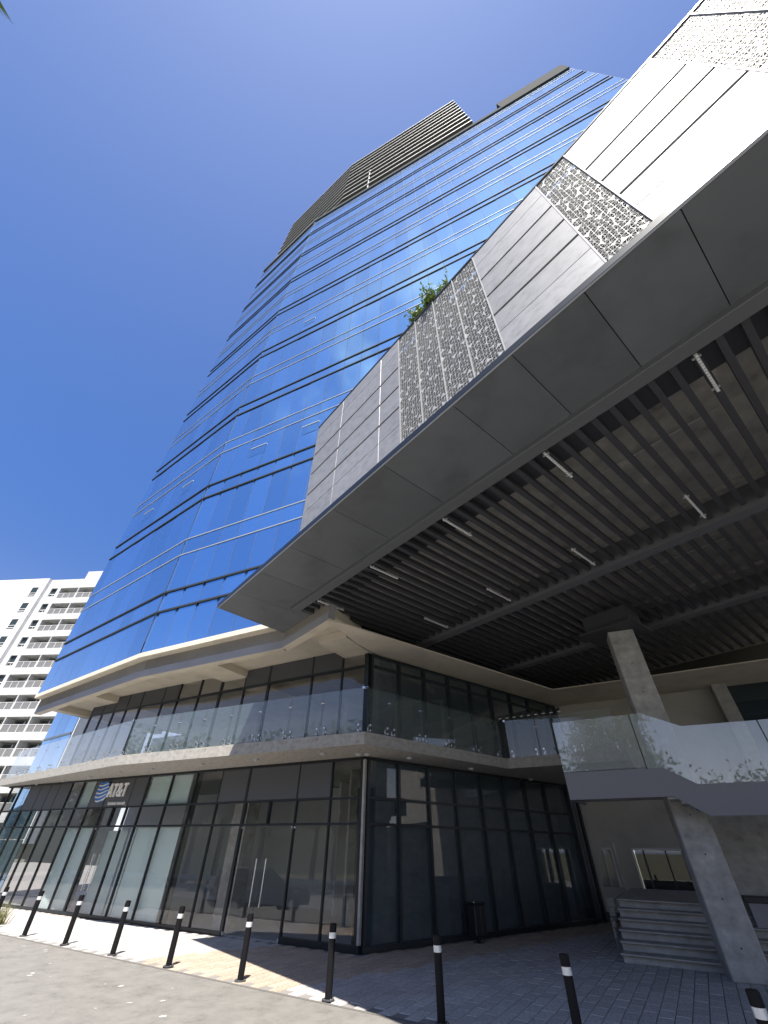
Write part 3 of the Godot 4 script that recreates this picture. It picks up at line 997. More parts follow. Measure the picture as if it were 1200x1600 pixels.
func perforated(w: float, h: float) -> Mesh:
	var key := "perf_%.3f_%.3f" % [w, h]
	if meshes.has(key):
		return meshes[key]
	var mb := MB.new()
	var nx := 5
	var ny := roundi(h / (w / nx * 1.25))
	var cx := w / nx
	var cy := h / ny
	var N := Vector3(0, 0, 1)
	for i in nx:
		for j in ny:
			var o := Vector3(-w * 0.5 + i * cx, -h * 0.5 + j * cy, 0)
			var c := [o, o + Vector3(cx, 0, 0), o + Vector3(cx, cy, 0), o + Vector3(0, cy, 0)]
			# split into four kites round an off-centre point, as the cut pattern fans out
			var fx := 0.5 + 0.22 * sin(i * 2.1 + j * 0.9)
			var fy := 0.5 + 0.22 * cos(i * 1.3 - j * 1.7)
			var m := o + Vector3(cx * fx, cy * fy, 0)
			for e in 4:
				var a: Vector3 = c[e]
				var b: Vector3 = c[(e + 1) % 4]
				var hm := (a + b) * 0.5
				for tr in [[a, hm, m], [hm, b, m]]:
					var ctr: Vector3 = (tr[0] + tr[1] + tr[2]) / 3.0
					var fill := (i * 3 + j * 5 + e * 7) % 11 == 0
					if fill:
						mb.tri(tr[0], tr[1], tr[2], N)
						continue
					var s := 0.84
					var inn := []
					for v in tr:
						inn.append(ctr + (v - ctr) * s)
					for q in 3:
						mb.quad(tr[q], tr[(q + 1) % 3], inn[(q + 1) % 3], inn[q], N)
						var deep := Vector3(0, 0, -0.006)
						mb.flat(inn[q], inn[(q + 1) % 3], inn[(q + 1) % 3] + deep, inn[q] + deep, ctr * 2.0 - ctr + (inn[q] - ctr) * 4.0)
	meshes[key] = mb.done()
	return meshes[key]

# ------------------------------------------------------------------ stair, landing, column, back wall
var FS := frame(Vector2(4.89, -11.78), 120.0)

func stair_area():
	var base := Vector3(4.89, 0, -11.78)
	# ---- column
	var c := thing("concrete_column", "tall bare concrete column rising from the pavement to the canopy", "column", Vector3(6.4, 0, -10.6))
	var Fc := frame(Vector2(6.11, -10.38), 112.0)
	bar(c, "shaft", M.concrete, Fc, 0.0, 0.62, 0.0, 6.27, -0.62, 0.0, 0.02)
	for yy in [0.42, 1.05, 1.68, 2.3, 2.9, 4.1, 4.7, 5.4]:
		var mb := MB.new()
		mb.tube(Fc * Vector3(0.31, yy, -0.02), Fc * Vector3(0.31, yy, 0.004), 0.014, 0.014, 8)
		part(c, "tie_hole", mb.done(), M.black)
	# ---- entrance steps
	var st := thing("entrance_stair", "short flight of concrete steps behind the column with a glass side panel", "stairs", base)
	for k in 6:
		var y1 := 0.14 * (k + 1)
		var zf := -0.32 * k
		var zb := -0.32 * (k + 1) if k < 5 else -5.8
		bar(st, "step", M.concrete, FS, 0.0, 4.2, 0.0 if k == 0 else y1 - 0.20, y1 - 0.03, zb - 0.04, zf - 0.10, 0.01)
		bar(st, "tread", M.concrete, FS, -0.02, 4.2, y1 - 0.029, y1, zb - 0.09, zf, 0.008)
	bar(st, "plinth", M.concrete, FS, 0.02, 4.2, 0.0, 0.62, -5.8, -1.75)
	var gp := MB.new()
	var X := -0.05
	var pts := [Vector3(X, 0.10, 0.0), Vector3(X, 1.15, -0.15), Vector3(X, 1.95, -1.9), Vector3(X, 1.95, -4.5), Vector3(X, 0.8, -4.5), Vector3(X, 0.8, -1.6)]
	var p2 := PackedVector2Array()
	for p in pts:
		p2.append(Vector2(p.z, p.y))
	var ix := Geometry2D.triangulate_polygon(p2)
	for k in range(0, ix.size(), 3):
		gp.tri(FS * pts[ix[k]], FS * pts[ix[k + 1]], FS * pts[ix[k + 2]], -FS.basis.x)
	for k in pts.size():
		var a: Vector3 = pts[k]
		var b: Vector3 = pts[(k + 1) % pts.size()]
		var d := Vector3(0.012, 0, 0)
		gp.flat(FS * a, FS * b, FS * (b + d), FS * (a + d), FS * Vector3(X, 0.9, -2.0))
	part(st, "glass_side", gp.done(), M.rail_glass)
	# ---- back wall with a glazed door
	var w := thing("rear_wall", "plain taupe rear wall with a glazed opening behind the entrance steps", "wall", FS * Vector3(-1, 0, -6.6))
	bar(w, "wall", M.stucco, FS, -2.2, 0.25, 0.0, 6.9, -6.9, -6.62)
	bar(w, "wall", M.stucco, FS, 0.25, 2.6, 1.80, 6.9, -6.9, -6.622)
	bar(w, "wall", M.stucco, FS, 2.6, 24.0, 0.0, 6.9, -6.9, -6.62)
	bar(w, "skirting", M.black, FS, -1.0, 0.25, 0.0, 0.22, -6.618, -6.59)
	bar(w, "frame", M.light_alu, FS, 0.25, 2.6, 1.74, 1.80, -6.75, -6.6)
	for x in [0.25, 0.55, 1.2, 1.9, 2.56]:
		bar(w, "frame", M.light_alu if x < 0.5 else M.dark_alu, FS, x, x + 0.05, 0.0, 1.74, -6.75, -6.6)
	bar(w, "pane", M.shop_glass, FS, 0.30, 2.56, 0.0, 1.74, -6.69, -6.68)
	bar(w, "room_back", M.void_black, FS, 0.2, 2.7, 0.0, 1.9, -8.5, -8.45)
	bar(w, "dark_glazing", M.shop_glass_dark, FS, 4.95, 9.4, 3.9, 6.3, -6.60, -6.585)
	bar(w, "wall_backing", M.void_black, FS, 4.92, 9.4, 3.85, 6.4, -6.619, -6.605)
	bar(w, "mullion", M.dark_alu, FS, 6.35, 6.42, 3.9, 6.3, -6.60, -6.55)
	var c2 := thing("rear_column", "narrow pale concrete pier against the rear wall beside dark glazing", "column", FS * Vector3(4.6, 3.8, -6.4))
	bar(c2, "shaft", M.concrete, FS, 4.42, 4.86, 3.6, 6.32, -6.618, -6.1, 0.015)
	# ---- landing with stair fascia and glass
	var Fn := frame(Vector2(4.20, -10.80), 122.5)
	var l := thing("stair_landing", "grey landing with a stepped fascia and frameless glass crossing in front of the column", "landing", Vector3(4.2, 2.56, -10.8))
	# outline of the fascia along x: upper level, drop of two steps, lower level
	var xA := 0.0
	var xB := 1.98
	var xC := 2.48
	var xD := 9.0
	var up := [[xA, 3.06, 2.56], [xB, 3.06, 2.56], [xC, 2.75, 2.24], [xD, 2.75, 2.24]]
	var fm := mat(lin(0.22, 0.22, 0.24), 0.6)
	for k in 3:
		var a: Array = up[k]
		var b: Array = up[k + 1]
		var mb := MB.new()
		for z in [0.0, -0.06]:
			mb.quad(Fn * Vector3(a[0], a[2], z), Fn * Vector3(b[0], b[2], z), Fn * Vector3(b[0], b[1], z), Fn * Vector3(a[0], a[1], z), Fn.basis.z * (1.0 if z == 0.0 else -1.0))
		mb.flat(Fn * Vector3(a[0], a[1], 0), Fn * Vector3(b[0], b[1], 0), Fn * Vector3(b[0], b[1], -0.06), Fn * Vector3(a[0], a[1], -0.06), Fn * Vector3((a[0] + b[0]) * 0.5, 2.4, -0.03))
		mb.flat(Fn * Vector3(a[0], a[2], 0), Fn * Vector3(b[0], b[2], 0), Fn * Vector3(b[0], b[2], -0.06), Fn * Vector3(a[0], a[2], -0.06), Fn * Vector3((a[0] + b[0]) * 0.5, 2.9, -0.03))
		part(l, "fascia", mb.done(), fm)
	bar(l, "fascia", fm, Fn, -0.003, 0.057, 2.56, 3.06, -1.5, -0.061)
	bar(l, "deck", M.concrete, Fn, 0.06, xB - 0.1, 2.62, 2.86, -1.5, -0.061)
	bar(l, "deck", M.concrete, Fn, xC + 0.2, xD, 2.32, 2.56, -1.5, -0.061)
	for k in 3:
		bar(l, "step", M.concrete, Fn, xB - 0.1 + 0.2 * k, xB + 0.1 + 0.2 * k, 2.52 - 0.08 * k, 2.72 - 0.08 * k, -1.5, -0.061)
	var gl := [[0.0, xB - 0.3, 3.07, 3.07, 4.09], [xB - 0.28, xC + 1.4, 0, 0, 0], [xC + 1.42, xC + 3.6, 2.76, 2.76, 3.74], [xC + 3.62, xC + 6.0, 2.76, 2.76, 3.74]]
	for k in gl.size():
		var q: Array = gl[k]
		var prof := PackedVector2Array()
		if k == 1:
			prof = PackedVector2Array([Vector2(q[0], 3.05), Vector2(q[0], 4.09), Vector2(xB - 0.05, 4.09), Vector2(xC + 0.12, 3.76), Vector2(q[1], 3.74), Vector2(q[1], 2.74), Vector2(xC, 2.74), Vector2(xB, 3.05)])
		else:
			prof = PackedVector2Array([Vector2(q[0], q[2]), Vector2(q[0], q[4]), Vector2(q[1], q[4]), Vector2(q[1], q[3])])
		var mb := MB.new()
		var tri := Geometry2D.triangulate_polygon(prof)
		for z in [0.006, 0.018]:
			for j in range(0, tri.size(), 3):
				mb.tri(Fn * Vector3(prof[tri[j]].x, prof[tri[j]].y, z), Fn * Vector3(prof[tri[j + 1]].x, prof[tri[j + 1]].y, z), Fn * Vector3(prof[tri[j + 2]].x, prof[tri[j + 2]].y, z), Fn.basis.z * (1.0 if z > 0.01 else -1.0))
		for j in prof.size():
			var a := prof[j]
			var b := prof[(j + 1) % prof.size()]
			mb.flat(Fn * Vector3(a.x, a.y, 0.006), Fn * Vector3(b.x, b.y, 0.006), Fn * Vector3(b.x, b.y, 0.018), Fn * Vector3(a.x, a.y, 0.018), Fn * Vector3((q[0] + q[1]) * 0.5, 3.3, 0.012))
		part(l, "glass_panel", mb.done(), M.landing_glass)
		if k > 0:
			bar(l, "joint", M.black, Fn, q[0] - 0.02, q[0], 3.04 if k == 1 else 2.76, 4.08 if k == 1 else 3.73, 0.004, 0.02)
	# ---- concrete wall right of the column and a low bench
	var rw := thing("concrete_wall", "dark concrete wall under the landing to the right of the column", "wall", FS * Vector3(3, 0, -1.6))
	bar(rw, "wall", M.concrete, FS, 1.9, 9.0, 0.9, 2.5, -1.85, -1.6)
	bar(rw, "wall", M.concrete, FS, 4.21, 9.0, 0.0, 0.9, -1.85, -1.602)
	var bn := thing("low_bench", "grey low bench with a black seat at the right edge behind the column", "bench", FS * Vector3(3.2, 0, -1.0))
	bar(bn, "seat", M.black, FS, 2.5, 4.1, 0.92, 1.02, -1.5, -1.1, 0.01)
	bar(bn, "base", M.fascia, FS, 2.55, 4.05, 0.30, 0.919, -1.45, -1.15)
	# slatted screen on the terrace
	var Fg := frame(Vector2(3.9, -14.9), 122.5)
	var sc := thing("slatted_screen", "small dark slatted screen above the terrace railing beside the side glazing", "screen", Fg * Vector3(0.8, 3.82, 0))
	for k in 9:
		var mb := MB.new()
		mb.box(Fg * Transform3D(Basis.from_euler(Vector3(0, 0, -0.5)), Vector3(0.1 + k * 0.24, 5.02 + k * 0.006, 0)), Vector3(0.05, 0.30, 0.12))
		part(sc, "slat", mb.done(), M.dark_alu)
		bar(sc, "slat_tip", M.white, Fg, 0.12 + k * 0.24, 0.22 + k * 0.24, 5.06, 5.085, 0.06, 0.08)
	for k in 2:
		bar(sc, "post", M.dark_alu, Fg, 0.05 + k * 1.95, 0.10 + k * 1.95, 3.82, 4.9, -0.04, 0.0)

# ------------------------------------------------------------------ far apartment block
func apartment():
	var D := 60.0 * 1.42
	var a := deg_to_rad(-42.97)
	var F := frame(Vector2(D * sin(a), -D * cos(a)), 96.0)
	var sc := 1.42
	var t := thing("apartment_block", "white apartment block with rows of recessed balconies left of the glass tower", "building", F.origin)
	var top := 1.7 + (26.65 - 1.7) * sc
	var fh := 2.045 * sc
	var x1 := 12.0 * sc
	# storeys: floor bands and walls built round real recesses
	bar(t, "wall", M.house, F, -14.0, -0.01, -1.3, top, -14.0, 0.6)
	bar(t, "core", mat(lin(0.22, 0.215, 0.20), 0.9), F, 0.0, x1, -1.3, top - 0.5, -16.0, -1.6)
	bar(t, "roof_block", M.house_grey, F, 4.25 * sc, x1, top - 0.001, top + 1.45, -9.0, 0.002)
	var rows := 12
	for r in rows:
		var y0 := top - 1.2 * sc - r * fh - 1.33 * sc      # balcony floor
		var y1 := y0 + 1.33 * sc
		if y0 < 0:
			break
		# band above the opening
		var up := top if r == 0 else y0 + fh
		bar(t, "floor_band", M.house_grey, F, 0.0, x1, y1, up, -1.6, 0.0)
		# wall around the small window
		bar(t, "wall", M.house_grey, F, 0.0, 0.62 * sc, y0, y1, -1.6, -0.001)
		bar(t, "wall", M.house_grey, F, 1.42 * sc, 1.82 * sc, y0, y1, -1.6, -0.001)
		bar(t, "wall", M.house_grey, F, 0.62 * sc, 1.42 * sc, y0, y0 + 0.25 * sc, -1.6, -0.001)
		var wn := bar(t, "window", M.window, F, 0.62 * sc, 1.42 * sc, y0 + 0.25 * sc, y1, -0.35, -0.25)
		bar(wn, "window_frame", M.house, F, 0.62 * sc, 1.42 * sc, y0 + 0.55 * sc, y0 + 0.62 * sc, -0.249, -0.18)
		bar(wn, "window_frame", M.house, F, 1.0 * sc, 1.04 * sc, y0 + 0.25 * sc, y0 + 0.55 * sc, -0.249, -0.18)
		var x := 1.82 * sc
		var ends := [4.22, 6.9, 9.5, 12.0]
		for b in ends.size():
			var xe: float = ends[b] * sc
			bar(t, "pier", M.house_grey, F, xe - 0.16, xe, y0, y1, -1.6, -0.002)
			var bl := bar(t, "balcony_rail", M.house, F, x, xe - 0.16, y0 + 0.86, y0 + 0.92, -0.12, -0.03)
			bar(bl, "rail_infill", M.infill, F, x, xe - 0.16, y0 + 0.06, y0 + 0.855, -0.09, -0.06)
			for p in 4:
				var xx: float = lerpf(x, xe - 0.16 - 0.06, p / 3.0)
				bar(bl, "post", M.house, F, xx, xx + 0.07, y0, y0 + 0.855, -0.055, -0.02)
			var dw := bar(t, "balcony_window", M.window, F, x + 0.3, lerpf(x, xe, 0.75), y0 + 0.05, y1 - 0.25, -1.598, -1.55)
			bar(dw, "window_frame", M.house, F, lerpf(x, xe, 0.42), lerpf(x, xe, 0.45), y0 + 0.05, y1 - 0.25, -1.549, -1.5)
			x = xe
		# windows in the white end wall
		var w2 := bar(t, "window", M.window, F, -1.55 * sc, -0.72 * sc, y0 + 0.30 * sc, y1 - 0.02, 0.52, 0.602)
		bar(w2, "window_frame", M.house, F, -1.55 * sc, -0.72 * sc, y0 + 0.52 * sc, y0 + 0.58 * sc, 0.603, 0.63)
		bar(w2, "window_sill", M.house, F, -1.6 * sc, -0.68 * sc, y0 + 0.22 * sc, y0 + 0.29 * sc, 0.55, 0.70)

# ------------------------------------------------------------------ bollards
func bollards():
	var spots := [Vector2(-9.9, -14.75), Vector2(-8.36, -13.79), Vector2(-6.83, -12.85), Vector2(-5.28, -11.85), Vector2(-3.80, -10.95), Vector2(-2.24, -10.0), Vector2(-0.70, -9.0), Vector2(0.83, -8.04), Vector2(2.17, -6.84), Vector2(3.30, -5.38)]
	var order := ["leftmost black bollard with white band, cut by the left edge of the photo", "second black bollard from the left, beside the pale paving", "third black bollard from the left, with a short shadow", "fourth black bollard from the left, in front of the white-boarded shop windows", "fifth black bollard from the left, standing on the rust coloured paving", "sixth black bollard from the left, in front of the glass shop door", "seventh black bollard from the left, at the edge of the canopy shadow", "eighth black bollard from the left, in front of the dark side glazing", "ninth black bollard from the left, in shade before the concrete steps", "rightmost black bollard with white band, cut by the bottom right corner"]
	var proto: Node3D = null
	for k in spots.size():
		var at := Vector3(spots[k].x, 0.002, spots[k].y)
		var t: Node3D
		if proto == null:
			t = thing("bollard", order[k], "bollard", at, "black bollards along the pavement edge")
			var F := Transform3D(Basis.IDENTITY, at)
			var post := MB.new()
			post.tube(at + Vector3(0, 0.012, 0), at + Vector3(0, 0.62, 0), 0.052, 0.052, 20)
			part(t, "post", post.done(), M.bollard)
			var band := MB.new()
			band.tube(at + Vector3(0, 0.62, 0), at + Vector3(0, 0.685, 0), 0.0535, 0.0535, 20)
			part(t, "reflective_band", band.done(), M.tape)
			var cap := MB.new()
			cap.tube(at + Vector3(0, 0.685, 0), at + Vector3(0, 0.772, 0), 0.054, 0.054, 20)
			cap.tube(at + Vector3(0, 0.772, 0), at + Vector3(0, 0.782, 0), 0.054, 0.044, 20)
			part(t, "cap", cap.done(), M.bollard)
			var plate := MB.new()
			plate.tube(at, at + Vector3(0, 0.012, 0), 0.095, 0.09, 20)
			part(t, "base_plate", plate.done(), M.dark_panel)
			for q in 4:
				var b := MB.new()
				var p := at + Vector3(cos(q * PI / 2 + 0.5) * 0.075, 0.012, sin(q * PI / 2 + 0.5) * 0.075)
				b.tube(p, p + Vector3(0, 0.012, 0), 0.008, 0.008, 6)
				part(t, "bolt", b.done(), M.steel)
			proto = t
		else:
			t = proto.duplicate()
			t.name = numbered("bollard")
			add_child(t)
			t.position = at
			t.rotation = Vector3(rng.randf_range(-0.012, 0.012), k * 0.7, rng.randf_range(-0.012, 0.012))
			t.set_meta("label", order[k])

# ------------------------------------------------------------------ sign, lights, bin, plants
func text_mesh(s: String, size: float, depth: float, bold := 0) -> TextMesh:
	var tm := TextMesh.new()
	var f := SystemFont.new()
	f.font_names = PackedStringArray(["Droid Sans"])
	f.font_weight = 700 if bold else 400
	tm.font = f
	tm.text = s
	tm.font_size = 64
	tm.pixel_size = size / 64.0
	tm.depth = depth
	tm.horizontal_alignment = HORIZONTAL_ALIGNMENT_LEFT
	tm.vertical_alignment = VERTICAL_ALIGNMENT_BOTTOM
	return tm

func small_things():
	# ---- shop sign
	var t := thing("shop_sign", "blue and white striped globe emblem with white capital letters above the shop front", "sign", FL * Vector3(-10.6, 2.8, 0.03))
	var blue := mat(lin(0.03, 0.19, 0.62), 0.4)
	var wht := mat(lin(0.8, 0.8, 0.8), 0.4)
	var gc := Vector3(-11.06, 3.16, 0.03)
	var rx := 0.34
	var ry := 0.34
	# a disc cut into bowed stripes that swell to the right
	for k in 6:
		for w in 2:
			var v0 := 0.92 - k * 0.34
			var hgt := 0.20 if w == 0 else 0.11
			var base := v0 if w == 0 else v0 - 0.20
			var mb := MB.new()
			var prev := []
			for i in 25:
				var u := -1.0 + 2.0 * i / 24.0
				var bow := -0.20 * (1.0 - u * u) + 0.10 * u
				var thick: float = hgt * (0.35 + 0.65 * (u * 0.5 + 0.5)) if w == 0 else hgt
				var yt := base + bow
				var yb := yt - thick
				var lim := sqrt(maxf(0.0, 1.0 - u * u))
				yt = clampf(yt, -lim, lim)
				yb = clampf(yb, -lim, lim)
				var zf := (0.03 if w == 0 else 0.024) + 0.05 * lim
				var cur := [FL * (gc + Vector3(u * rx, yt * ry, zf)), FL * (gc + Vector3(u * rx, yb * ry, zf)), FL * (gc + Vector3(u * rx, yt * ry, 0.0)), FL * (gc + Vector3(u * rx, yb * ry, 0.0))]
				if i > 0 and (prev[0].distance_to(prev[1]) > 1e-4 or cur[0].distance_to(cur[1]) > 1e-4):
					mb.quad(prev[0], cur[0], cur[1], prev[1], FL.basis.z)
					mb.quad(prev[0], cur[0], cur[2], prev[2], Vector3.UP)
					mb.quad(prev[1], cur[1], cur[3], prev[3], Vector3.DOWN)
				prev = cur
			if mb.n > 0:
				part(t, "emblem_stripe", mb.done(), blue if w == 0 else wht)
	var tm := text_mesh("AT&T", 0.55, 0.05, 1)
	var bx := tm.get_aabb()
	var sc := Vector3(1.06 / bx.size.x, 0.40 / bx.size.y, 1.0)
	part(t, "lettering", tm, wht, FL * Transform3D(Basis.IDENTITY.scaled(sc), Vector3(-10.72 - bx.position.x * sc.x, 2.965 - bx.position.y * sc.y, 0.055)))
	var ts := text_mesh("Distribuidor Autorizado", 0.12, 0.012)
	var b2 := ts.get_aabb()
	var s2 := Vector3(0.95 / b2.size.x, 0.095 / b2.size.y, 1.0)
	part(t, "small_lettering", ts, wht, FL * Transform3D(Basis.IDENTITY.scaled(s2), Vector3(-10.50 - b2.position.x * s2.x, 2.735 - b2.position.y * s2.y, 0.036)))
	# ---- round ceiling lights under the terrace slab
	var dl := [Vector2(-14.16, -20.12), Vector2(-12.2, -18.65), Vector2(-10.43, -17.25), Vector2(-8.71, -15.93), Vector2(-7.25, -15.05), Vector2(-5.28, -13.93), Vector2(-3.44, -12.96), Vector2(-1.48, -11.91), Vector2(-0.55, -11.93), Vector2(-0.33, -11.90), Vector2(0.77, -12.34), Vector2(2.70, -14.04), Vector2(5.10, -16.13)]
	var names := ["first round ceiling light from the left under the terrace slab", "second round ceiling light from the left under the terrace slab", "third round ceiling light from the left, left of the sign emblem", "fourth round ceiling light from the left, above the sign letters", "fifth round ceiling light from the left, right of the sign", "sixth round ceiling light from the left, above the two white window boards", "round ceiling light above the dark panels left of the glass door", "round ceiling light above the dark panels near the building corner", "left one of the twin ceiling lights at the building corner", "right one of the twin ceiling lights at the building corner", "first round ceiling light right of the building corner", "second round ceiling light right of the building corner", "last round ceiling light in the dark recess by the landing"]
	for k in dl.size():
		var at := Vector3(dl[k].x, 3.553, dl[k].y)
		var l := thing("ceiling_light", names[k], "light", at, "round ceiling lights under the terrace slab")
		var ring := MB.new()
		ring.tube(at, at - Vector3(0, 0.03, 0), 0.085, 0.08, 16)
		part(l, "housing", ring.done(), M.light_alu)
		var len_ := MB.new()
		len_.tube(at - Vector3(0, 0.031, 0), at - Vector3(0, 0.045, 0), 0.07, 0.05, 16)
		part(l, "diffuser", len_.done(), M.lamp_glass)
	# ---- litter bin by the side glazing
	var Fb := frame(Vector2(2.42, -13.85), 53.5)
	var bn := thing("litter_bin", "small black litter bin on a post in front of the side glazing", "bin", Vector3(2.42, 0, -13.85))
	bar(bn, "body", M.black, Fb, -0.19, 0.19, 0.13, 0.66, -0.13, 0.13, 0.015)
	bar(bn, "lid", M.dark_alu, Fb, -0.20, 0.20, 0.662, 0.70, -0.14, 0.14, 0.01)
	bar(bn, "seam", M.dark_panel, Fb, 0.01, 0.02, 0.14, 0.65, 0.1305, 0.135)
	bar(bn, "post", M.black, Fb, -0.04, 0.04, 0.0, 0.13, -0.04, 0.04)
	bar(bn, "base_plate", M.black, Fb, -0.10, 0.10, 0.0, 0.012, -0.10, 0.10)
	var lk := MB.new()
	lk.tube(Fb * Vector3(-0.16, 0.72, 0.1), Fb * Vector3(-0.16, 0.70, 0.1), 0.014, 0.014)
	part(bn, "lock", lk.done(), M.steel)
	# ---- shrub on the canopy roof
	var at_s: Vector3 = FC * Vector3(7.55 * KC, 1.7 + 7.95 * KC + 0.05, -0.20)
	var sh := thing("roof_shrub", "small bright green shrub growing over the top of the perforated panels", "shrub", at_s)
	rng.seed = 5
	var stem := MB.new()
	var lv := [MB.new(), MB.new()]
	for k in 60:
		var d := Vector3(rng.randfn(0, 0.5), rng.randf_range(0.5, 1.2), rng.randfn(0, 0.3))
		d = FC.basis * d
		var p0: Vector3 = at_s + FC.basis * Vector3(rng.randf_range(-0.38, 0.38), 0, rng.randf_range(-0.1, 0.1))
		var p1 := p0 + d * rng.randf_range(0.28, 0.52)
		stem.tube(p0, p1, 0.008, 0.003, 4, false)
		for j in 44:
			var f := rng.randf_range(0.2, 1.05)
			leaf(lv[j % 2], p0.lerp(p1, f) + Vector3(rng.randfn(0, 0.04), rng.randfn(0, 0.04), rng.randfn(0, 0.04)), 0.10, 0.024)
	part(sh, "stem", stem.done(), M.bark)
	part(sh, "foliage", lv[0].done(), bright_leaf())
	part(sh, "foliage", lv[1].done(), bright_leaf())
	# ---- grass tuft at the left edge
	var g := thing("grass_tuft", "tuft of dry ornamental grass on the pavement at the left edge", "grass", Vector3(-10.25, 0, -15.5))
	var gb := MB.new()
	var gb2 := MB.new()
	for k in 170:
		var p := g.position + Vector3(rng.randfn(0, 0.10), 0, rng.randfn(0, 0.10))
		var d := Vector3(rng.randfn(0, 0.25), 1, rng.randfn(0, 0.25)).normalized()
		blade(gb if k % 2 else gb2, p, d, rng.randf_range(0.3, 0.6), 0.008)
	part(g, "blades", gb.done(), M.straw).set_meta("kind", "stuff")
	part(g, "blades", gb2.done(), M.leaf[1]).set_meta("kind", "stuff")

func bright_leaf() -> StandardMaterial3D:
	var m: StandardMaterial3D = M.leaf[1].duplicate()
	m.albedo_color = lin(0.17, 0.24, 0.045)
	return m

func leaf(mb: MB, at: Vector3, l: float, w: float):
	var d := Vector3(rng.randfn(0, 1), rng.randfn(0, 1), rng.randfn(0, 1)).normalized()
	var u := d.cross(Vector3(rng.randfn(0, 1), rng.randfn(0, 1), rng.randfn(0, 1))).normalized()
	var nn := d.cross(u)
	mb.quad(at, at + d * l * 0.5 + u * w, at + d * l, at + d * l * 0.5 - u * w, nn)

func blade(mb: MB, p: Vector3, d: Vector3, l: float, w: float):
	var u := d.cross(Vector3(rng.randfn(0, 1), 0.2, rng.randfn(0, 1))).normalized()
	var out := Vector3(d.x, 0, d.z) * 0.6
	var a := p
	for k in 4:
		var f0 := k / 4.0
		var f1 := (k + 1) / 4.0
		var b := p + d * l * f1 + out * l * f1 * f1
		var w0 := w * (1.0 - f0)
		var w1 := w * (1.0 - f1)
		mb.quad(a - u * w0, a + u * w0, b + u * w1, b - u * w1, u.cross(b - a).normalized())
		a = b

# ------------------------------------------------------------------ what the glass mirrors, behind and beside the camera
func tree(called: String, label: String, at: Vector3, height: float, crown_r: float, leaves: int, lm: Material, group := "", leaf_k := 0.07):
	var t := thing(called, label, "tree", at, group)
	var tr := MB.new()
	var fork := at + Vector3(rng.randf_range(-0.2, 0.2), height * 0.35, rng.randf_range(-0.2, 0.2))
	tr.tube(at - Vector3(0, 0.1, 0), fork, height * 0.028, height * 0.02, 8)
	var tips := []
	for k in 9:
		var a := TAU * k / 9.0 + rng.randf() * 0.5
		var e := fork + Vector3(cos(a) * crown_r * rng.randf_range(0.3, 0.9), height * rng.randf_range(0.2, 0.58), sin(a) * crown_r * rng.randf_range(0.3, 0.9))
		tr.tube(fork, e, height * 0.011, height * 0.004, 6)
		tips.append(e)
		for j in 2:
			var e2: Vector3 = fork.lerp(e, 0.6) + Vector3(rng.randfn(0, 1), rng.randf_range(0.2, 1), rng.randfn(0, 1)) * crown_r * 0.3
			tr.tube(fork.lerp(e, 0.6), e2, height * 0.005, height * 0.002, 5)
			tips.append(e2)
	part(t, "trunk", tr.done(), M.bark)
	var cr := MB.new()
	for k in leaves:
		var c: Vector3 = tips[rng.randi() % tips.size()]
		var p := c + Vector3(rng.randfn(0, 1), rng.randfn(0, 0.8), rng.randfn(0, 1)) * crown_r * 0.2
		leaf(cr, p, crown_r * leaf_k, crown_r * leaf_k * 0.28)
	part(t, "crown", cr.done(), lm)

